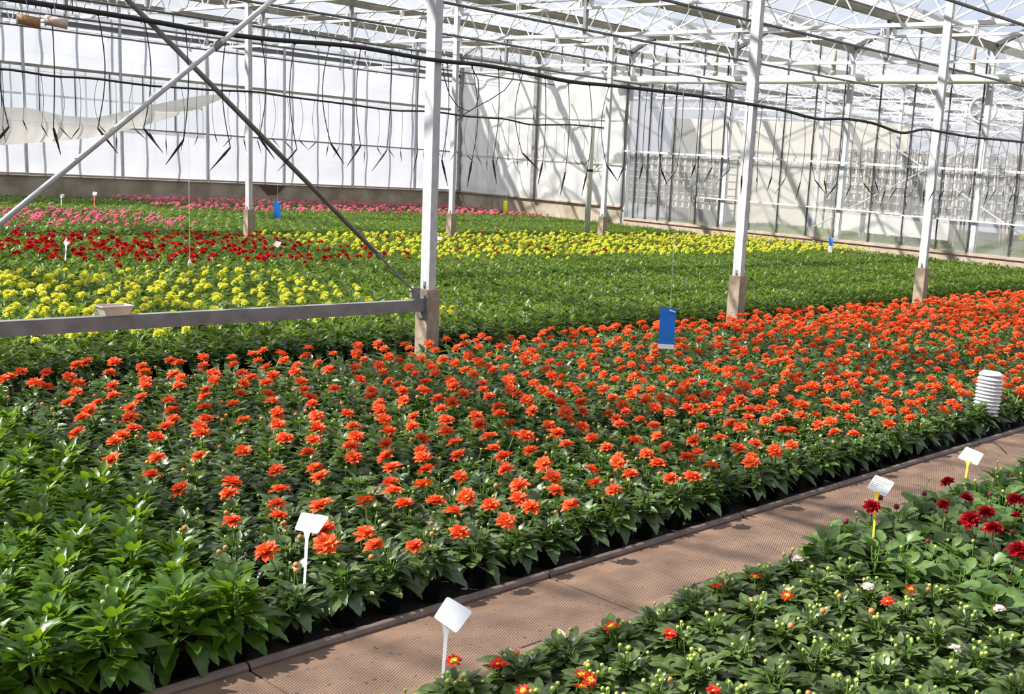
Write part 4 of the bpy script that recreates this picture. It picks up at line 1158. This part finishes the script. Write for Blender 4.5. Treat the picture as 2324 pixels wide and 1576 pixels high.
# --- orange bed + leafy plants at its left end
SP = 0.195
P = lattice(0.6, 21.2, 3.185, 6.75, SP)
leafyP = [p for p in P if p[0] < green_edge(p[1])]
oraP = sorted([p for p in P if p[0] >= green_edge(p[1])], key=lambda q: q[2])
XY = np.array([(p[0], p[1]) for p in oraP])
heads = {}
for (u, v) in FX:
    w = at_z(u, v, random.uniform(0.238, 0.262))
    if w[1] < 2.95 or w[1] > 6.95: continue
    k = int(np.argmin((XY[:, 0] - w[0]) ** 2 + (XY[:, 1] - w[1]) ** 2))
    heads.setdefault(k, []).append(w)
for k, p in enumerate(oraP):
    u, v, d = proj((p[0], p[1], 0.25))
    far_ = (v < 752 and u > 1000) or u > 2324 or (u < 0)
    fill = (not far_) and u > 850 and v < 930 and (len(heads.get(k, [])) == 0 or (u > 1500 and random.random() < .3))
    if far_ or fill:
        n = random.choice([1, 2, 2, 2, 3]) if far_ else 1
        if random.random() < (0.04 if far_ else 0.25): n = 0
        for _ in range(n):
            heads.setdefault(k, []).append(np.array([p[0] + random.uniform(-.08, .08), p[1] + random.uniform(-.07, .07), random.uniform(.225, .265)]))
LBL_FRONT = 'orange dahlia plant in a black pot in front row along walkway kerb'
LBL_FLOW = 'orange dahlia plant in flower inside the wide orange bed'
LBL_NOFL = 'orange bed plant without an open flower, between flowering plants'
so = MB()
NI = 0
for k, p in enumerate(oraP):
    hs = heads.get(k, [])
    front = p[1] < 3.185 + SP * 0.6
    if k < 300:
        s = random.uniform(.92, 1.08)
        fl = [('orange0', w, random.uniform(1.12, 1.42)) for w in hs]
        bd = []
        if p[2] < 7.5:
            for _ in range(2):
                bd.append((random.choice(['bud_green', 'bud_green', 'bud_orange']), (random.uniform(-.07, .07), random.uniform(-.07, .07), random.uniform(.205, .235))))
        lb, gp = (LBL_FRONT, 'orange dahlias in the front row') if front else ((LBL_FLOW, 'orange dahlias in the bed') if hs else (LBL_NOFL, 'unopened plants in the orange bed'))
        plant('orange_dahlia', lb, 'dahlia', gp, p, 'orange0', fl, pot=front, buds=bd, s=s)
    else:
        if front: stuff_add(so, random.choice(LEAFSET['orange0'])[0], (p[0], p[1], 0), 0, random.uniform(0, 6.28), random.uniform(.92, 1.08), 0)
        else: stuff_add(so, random.choice(LEAFSET['orange1'])[0], (p[0], p[1], 0), 0, random.uniform(0, 6.28), random.uniform(.92, 1.1), 0)
        for w in hs:
            tl_, az = flower_tilt(); stuff_add(so, random.choice(FL['orange1'])[0], w, tl_, az, random.uniform(1.1, 1.4), 2)
        if front:
            b = MB(); b.lathe([(0.038, 0.0), (0.050, 0.092), (0.054, 0.093), (0.054, 0.104)], 12, 0); stuff_add(so, b.arrays(), (p[0], p[1], 0), 0, 0, 1, 5)
tag(so.build('distant_orange_dahlias', ['leaf_dark', 'stem', 'orange', 'disc', 'stem', 'pot']), 'mass of orange dahlias filling the farther part of the orange bed', 'dahlias', None, 'stuff')
n_leafy = 0
for p in sorted(leafyP, key=lambda q: q[2]):
    front = p[1] < 3.185 + SP * 0.6
    bd = [(random.choice(['bud_green', 'bud']), (random.uniform(-.05, .05), random.uniform(-.05, .05), random.uniform(.26, .285)))] if random.random() < .35 else []
    plant('leafy_dahlia', 'leafy green plant without flowers in front row at lower left' if front else 'leafy green plant without flowers at the left end of orange bed', 'dahlia',
          'leafy front row plants' if front else 'leafy plants at the left end of the orange bed', p, 'green0', pot=front, buds=bd, s=random.uniform(.92, 1.1) * (1.12 if front else 1))
    n_leafy += 1

# --- middle bed: yellow plants at left, leafy plants to the right
P = sorted(lattice(0.8, 21.3, 7.42, 11.75, 0.2, margin=60), key=lambda q: q[2])
def yel_edge(y): return 6.45 + 0.10 * (y - 7.7)
sm = MB(); sy = MB(); ny = 0; ng = 0
for p in P:
    front = p[1] < 7.42 + .1
    if p[0] < yel_edge(p[1]) + random.uniform(-.15, .15):
        u, v, d = proj((p[0], p[1], .2))
        nf = 0 if p[1] < 7.75 else (0 if random.random() < .25 else (1 if random.random() < .6 else 2))
        if p[1] > 11.5: nf = 0 if random.random() < .5 else 1
        cl_ = [np.array([p[0] + random.uniform(-.06, .06), p[1] + random.uniform(-.05, .05), random.uniform(.25, .30)]) for _ in range(nf)]
        plantable = ny < 300
        if plantable:
            plant('yellow_dahlia', 'yellow dahlia plant in the bed behind the steel beam' if nf else 'green plant without flowers in the yellow bed behind the steel beam', 'dahlia',
                  'yellow dahlias behind the beam' if nf else 'unopened plants behind the beam', p, 'mid1' if not front else 'orange0', [('yellow1', w, random.uniform(1.1, 1.4)) for w in cl_], pot=front, s=random.uniform(.95, 1.1))
            ny += 1
        else:
            stuff_add(sy, random.choice(LEAFSET['mid1'])[0], (p[0], p[1], 0), 0, random.uniform(0, 6), 1.0)
            for w in cl_: stuff_add(sy, random.choice(FL['yellow1'])[0], w, *flower_tilt(), 1.0, 2)
    else:
        if n_leafy + ng < 298:
            plant('leafy_dahlia', 'leafy green plant in the flowerless bed right of the nearest column', 'dahlia', 'leafy plants of the middle bed', p, 'mid1', s=random.uniform(.95, 1.1)); ng += 1
        else:
            stuff_add(sm, random.choice(LEAFSET['mid1'])[0], (p[0], p[1], 0), 0, random.uniform(0, 6), random.uniform(.95, 1.12))
tag(sm.build('green_bed', ['leaf_mid', 'stem']), 'dense green bed of leafy plants between the two column rows', 'foliage', None, 'stuff')

# --- third bed: red at left, yellow to the right
P = sorted(lattice(3.0, 21.2, 12.05, 16.35, 0.2, margin=40), key=lambda q: q[2])
nr_ = 0
sr = MB()
for p in P:
    x, y = p[0], p[1]
    redz = x < 9.25 + random.uniform(-.35, .25)
    key = 'red1' if redz else 'yellow1'
    if redz: nf = (1 if random.random() < .55 else 0) + (1 if random.random() < .15 else 0)
    else: nf = 1 if random.random() < .8 else 2
    if y < 12.25 and x > 6: nf = 0 if random.random() < .75 else 1
    if y < 12.8 and x < 5.4: nf = 0
    if not redz and x < 14.5 and random.random() < .04: key = 'red1'
    if y > 15.9 and random.random() < .5: nf = 0
    ws = [np.array([x + random.uniform(-.08, .08), y + random.uniform(-.07, .07), random.uniform(.25, .31)]) for _ in range(nf)]
    if redz and nr_ < 300:
        plant('red_dahlia', 'deep red dahlia plant in the bed behind the yellow flowers' if nf else 'green plant without flowers among the deep red dahlias', 'dahlia',
              'red dahlias' if nf else 'unopened plants among the red dahlias', p, 'mid1', [('red1', w, random.uniform(1.1, 1.55)) for w in ws], s=1.0); nr_ += 1
        continue
    tgt = sr if redz else sy
    stuff_add(tgt, random.choice(LEAFSET['mid2'])[0], (x, y, 0), 0, random.uniform(0, 6), random.uniform(1, 1.1))
    for w in ws: stuff_add(tgt, random.choice(FL[key])[0], w, *flower_tilt(), random.uniform(1.0, 1.3), 2 if key == 'yellow1' or redz else 5)
tag(sy.build('distant_yellow_dahlias', ['leaf_mid', 'stem', 'yellow', 'disc', 'stem', 'red', 'disc', 'stem']), 'mass of yellow dahlias with a few red ones before the far columns', 'dahlias', None, 'stuff')
tag(sr.build('distant_red_dahlias', ['leaf_mid', 'stem', 'red', 'disc', 'stem']), 'farther red dahlias just before the far column row', 'dahlias', None, 'stuff')

# --- back bed: pink patch at left, leafy middle, pink strip by the wall
P = sorted(lattice(5.0, 21.3, 17.1, 26.0, 0.2, margin=30), key=lambda q: q[2])
npk = 0
sg = MB(); sp_ = MB()
for p in P:
    x, y = p[0], p[1]
    A_ = x < 9.6 and 17.3 < y < 21.2 and not (x > 9.0 and y < 18)
    B_ = y > 21.7 + random.uniform(-.2, .2) and x > 11.0 + (y - 21.7) * .12 and x < 20.9
    if A_ or B_:
        nf = 0 if random.random() < (.35 if A_ else .3) else 1
        ws = [np.array([x + random.uniform(-.08, .08), y + random.uniform(-.07, .07), random.uniform(.25, .31)]) for _ in range(nf)]
        if npk < 300:
            t = thing('pink_dahlia', 'pink dahlia plant in the patch behind the red flowers' if A_ else 'pink dahlia plant in the strip before the left wall', 'dahlia', (x, y, 0), 0, 'pink dahlias at the far left' if A_ else 'pink dahlias along the left wall')
            if not nf:
                t['label'] = 'green plant without flowers among the pink dahlias'; t['group'] = 'unopened plants among the pink dahlias'
            add_part('foliage', random.choice(LEAFSET['mid2'])[1], t, (0, 0, 0), 0, random.uniform(0, 6))
            for w in ws: add_part('flower', random.choice(FL['pink1'])[1], t, (w[0] - x, w[1] - y, w[2]), *flower_tilt(), random.uniform(1.2, 1.5))
            npk += 1; continue
        stuff_add(sp_, random.choice(LEAFSET['mid2'])[0], (x, y, 0), 0, random.uniform(0, 6), 1.0)
        for w in ws: stuff_add(sp_, random.choice(FL['pink1'])[0], w, *flower_tilt(), random.uniform(1.2, 1.5), 2)
    else:
        stuff_add(sg, random.choice(LEAFSET['mid2'])[0], (x, y, 0), 0, random.uniform(0, 6), random.uniform(1, 1.12))
tag(sg.build('back_green_bed', ['leaf_mid', 'stem']), 'green bed of leafy plants behind the far column row', 'foliage', None, 'stuff')
tag(sp_.build('distant_pink_dahlias', ['leaf_mid', 'stem', 'pink', 'disc', 'stem']), 'strip of pink dahlias along the foot of the left wall', 'dahlias', None, 'stuff')

# --- low plants of the next compartment
sn = MB()
for i in range(5200):
    x = random.uniform(22.1, 34); y = random.uniform(4, 22)
    u, v, d = proj((x, y, .1))
    if not (1350 < u < 2400): continue
    if 24.0 < x < 24.4: continue
    stuff_add(sn, random.choice(LEAFSET['mid2'])[0], (x, y, -0.02), 0, random.uniform(0, 6), .9)
tag(sn.build('seedling_bed', ['leaf_mid', 'stem']), 'hazy green bed of low plants behind the glass wall', 'foliage', None, 'stuff')

# --- right front bed: small budding plants and tall crimson ones
P = sorted(lattice(1.25, 6.6, 0.30, 2.41, 0.20, margin=160), key=lambda q: q[2])
smallP = [p for p in P if p[0] < 3.70]
bigP = [p for p in P if p[0] >= 3.70]
SF = [((1388, 1426), 'bi0', 'red and yellow flower on top of a plant at the walkway edge'), ((1520, 1440), 'scarlet0', None), ((1318, 1535), 'bi0', None), ((1338, 1545), 'bi0', None), ((1322, 1562), 'bi0', None),
      ((1714, 1312), 'bi0', None), ((1786, 1354), 'bi0', None), ((1628, 1334), 'scarlet0', None), ((2014, 1368), 'scarlet0', None), ((1030, 1503), 'bi0', None), ((1130, 1511), 'scarlet0', None),
      ((1188, 1570), 'bi0', None), ((2066, 1340), 'bi0', None), ((1970, 1334), 'white0', None), ((2219, 1336), 'white0', None), ((2268, 1384), 'white0', None), ((2168, 1474), 'white0', None), ((2022, 1244), 'white0', None), ((1809, 1272), 'white0', None), ((1618, 1570), 'scarlet0', None)]
XY = np.array([(p[0], p[1]) for p in smallP]); sh = {}
for (u, v), key, _ in SF:
    w = at_z(u, v, 0.20); k = int(np.argmin((XY[:, 0] - w[0]) ** 2 + (XY[:, 1] - w[1]) ** 2)); sh.setdefault(k, []).append((key, w))
where = ['nearest the large blank label', 'second along the walkway edge', 'at the walkway edge below the kerb joint', 'in the middle of the right bed', 'near the bottom of the right bed']
NTH = ['first', 'second', 'third', 'fourth', 'fifth', 'sixth', 'seventh', 'eighth', 'ninth', 'tenth', 'eleventh', 'twelfth']
KN = {'bi0': 'red and yellow', 'scarlet0': 'scarlet', 'white0': 'white and crimson'}
order = {}
for key in KN:
    ks = sorted([k for k in sh if sh[k][0][0] == key], key=lambda k: proj(sh[k][0][1])[0])
    for i_, k in enumerate(ks): order[k] = NTH[i_]
for k, p in enumerate(smallP):
    hs = sh.get(k, [])
    if hs:
        nb_ = ['one open bloom', 'two open blooms', 'three open blooms', 'several open blooms'][min(len(hs), 4) - 1]
        lb = 'small plant with %s, %s from left of those flowering %s' % (nb_, order[k], KN[hs[0][0]])
        gp = None
    else:
        edge = p[1] > 2.15
        lb = 'small green plant with yellow buds along the walkway edge' if edge else 'small green plant with yellow buds inside the lower right bed'
        gp = 'budding plants at the walkway edge' if edge else 'budding plants in the right bed'
    bd = [(random.choice(['bud', 'bud', 'bud_green', 'bud_orange'] if random.random() < .2 else ['bud', 'bud_green']), (random.uniform(-.04, .04), random.uniform(-.04, .04), random.uniform(.185, .215))) for _ in range(random.randint(4, 8))]
    plant('small_dahlia', lb, 'dahlia', gp, p, 'small0', [(key, w, random.uniform(.8, 1.0)) for key, w in hs], pot=p[1] > 1.9, buds=bd, s=random.uniform(1.02, 1.18))
RF = [((1979, 1152), .95), ((2151, 1095), .8), ((2141, 1147), .75), ((2194, 1133), .85), ((2203, 1182), 1.1), ((2238, 1165), 1.0), ((2254, 1202), 1.05), ((2303, 1135), .95), ((2312, 1252), 1.2), ((2306, 1172), .6)]
XY = np.array([(p[0], p[1]) for p in bigP]); sh = {}
for (u, v), s in RF:
    w = at_z(u, v, 0.34 if v > 1110 else 0.37); 
    if u == 1979: w = at_z(u, v, 0.30)
    k = int(np.argmin((XY[:, 0] - w[0]) ** 2 + (XY[:, 1] - w[1]) ** 2)); sh.setdefault(k, []).append((w, s))
nb = 0
ks_ = sorted(sh, key=lambda k: proj(sh[k][0][0])[0])
bord = {k: i for i, k in enumerate(ks_)}
bl = ['behind the printed label', 'nearest the right edge', 'at the back by the walkway', 'in the middle of the cluster', 'beside the yellow label stake', 'low at the right edge', 'behind the others', 'at far right', 'x']
for k, p in enumerate(bigP):
    hs = sh.get(k, [])
    if hs:
        u = proj(hs[0][0])[0]
        lb = 'broad leaved plant with %s crimson bloom%s, %s' % (['one', 'two', 'three', 'four'][len(hs) - 1], 's' if len(hs) > 1 else '', NTH[bord[k]] + ' from left of the crimson group'); gp = None
    else:
        lb = 'broad leaved green plant without open flower in the crimson group'; gp = 'broad leaved plants at the right edge'
    bd = [(random.choice(['bud_dark', 'bud_green', 'bud']), (random.uniform(-.07, .07), random.uniform(-.07, .07), random.uniform(.24, .31))) for _ in range(random.randint(0, 2))]
    plant('crimson_dahlia', lb, 'dahlia', gp, p, 'round0', [('crimson0', w, s) for w, s in hs], pot=p[1] > 2.1, buds=bd, s=random.uniform(.95, 1.1))
print('COUNTS ora', len(oraP), 'leafy', n_leafy, 'yellow', ny, 'midgreen', ng, 'red', nr_, 'pink', npk, 'small', len(smallP), 'big', len(bigP), 'objs', len(bpy.data.objects))
for nm_, b_ in (('so', so), ('sm', sm), ('sy', sy), ('sr', sr), ('sg', sg), ('sp', sp_), ('sn', sn)): print(nm_, b_.n)

# ================================================================== LIGHT
w = bpy.data.worlds.new('sky'); scene.world = w; w.use_nodes = True
nt = w.node_tree; nt.nodes.clear()
out = nt.nodes.new('ShaderNodeOutputWorld'); bg = nt.nodes.new('ShaderNodeBackground')
tc = nt.nodes.new('ShaderNodeTexCoord'); nz = nt.nodes.new('ShaderNodeTexNoise'); nz.inputs['Scale'].default_value = 3.0; nz.inputs['Detail'].default_value = 5
cr = nt.nodes.new('ShaderNodeValToRGB'); e = cr.color_ramp.elements
e[0].position = 0.35; e[0].color = (0.68, 0.77, 0.98, 1); e[1].position = 0.62; e[1].color = (0.92, 0.94, 1.0, 1)
nt.links.new(tc.outputs['Generated'], nz.inputs['Vector']); nt.links.new(nz.outputs['Fac'], cr.inputs['Fac'])
nt.links.new(cr.outputs['Color'], bg.inputs['Color']); bg.inputs['Strength'].default_value = 0.78
nt.links.new(bg.outputs[0], out.inputs[0])
sd = bpy.data.lights.new('sun', 'SUN'); sd.energy = 9.2; sd.angle = math.radians(0.9); sd.color = (1.0, 0.96, 0.9)
so_ = bpy.data.objects.new('sun', sd); COL.objects.link(so_)
so_.rotation_euler = Vector((-0.54, 0.47, 0.70)).to_track_quat('Z', 'Y').to_euler()
scene.view_settings.view_transform = 'Standard'; scene.view_settings.look = 'None'
scene.view_settings.exposure = 0.18; scene.view_settings.gamma = 1.0; scene.view_settings.use_curve_mapping = False
scene.cycles.transparent_max_bounces = 12
scene.cycles.max_bounces = 6
scene.cycles.diffuse_bounces = 3
scene.cycles.caustics_reflective = False; scene.cycles.caustics_refractive = False
scene.cycles.sample_clamp_indirect = 4
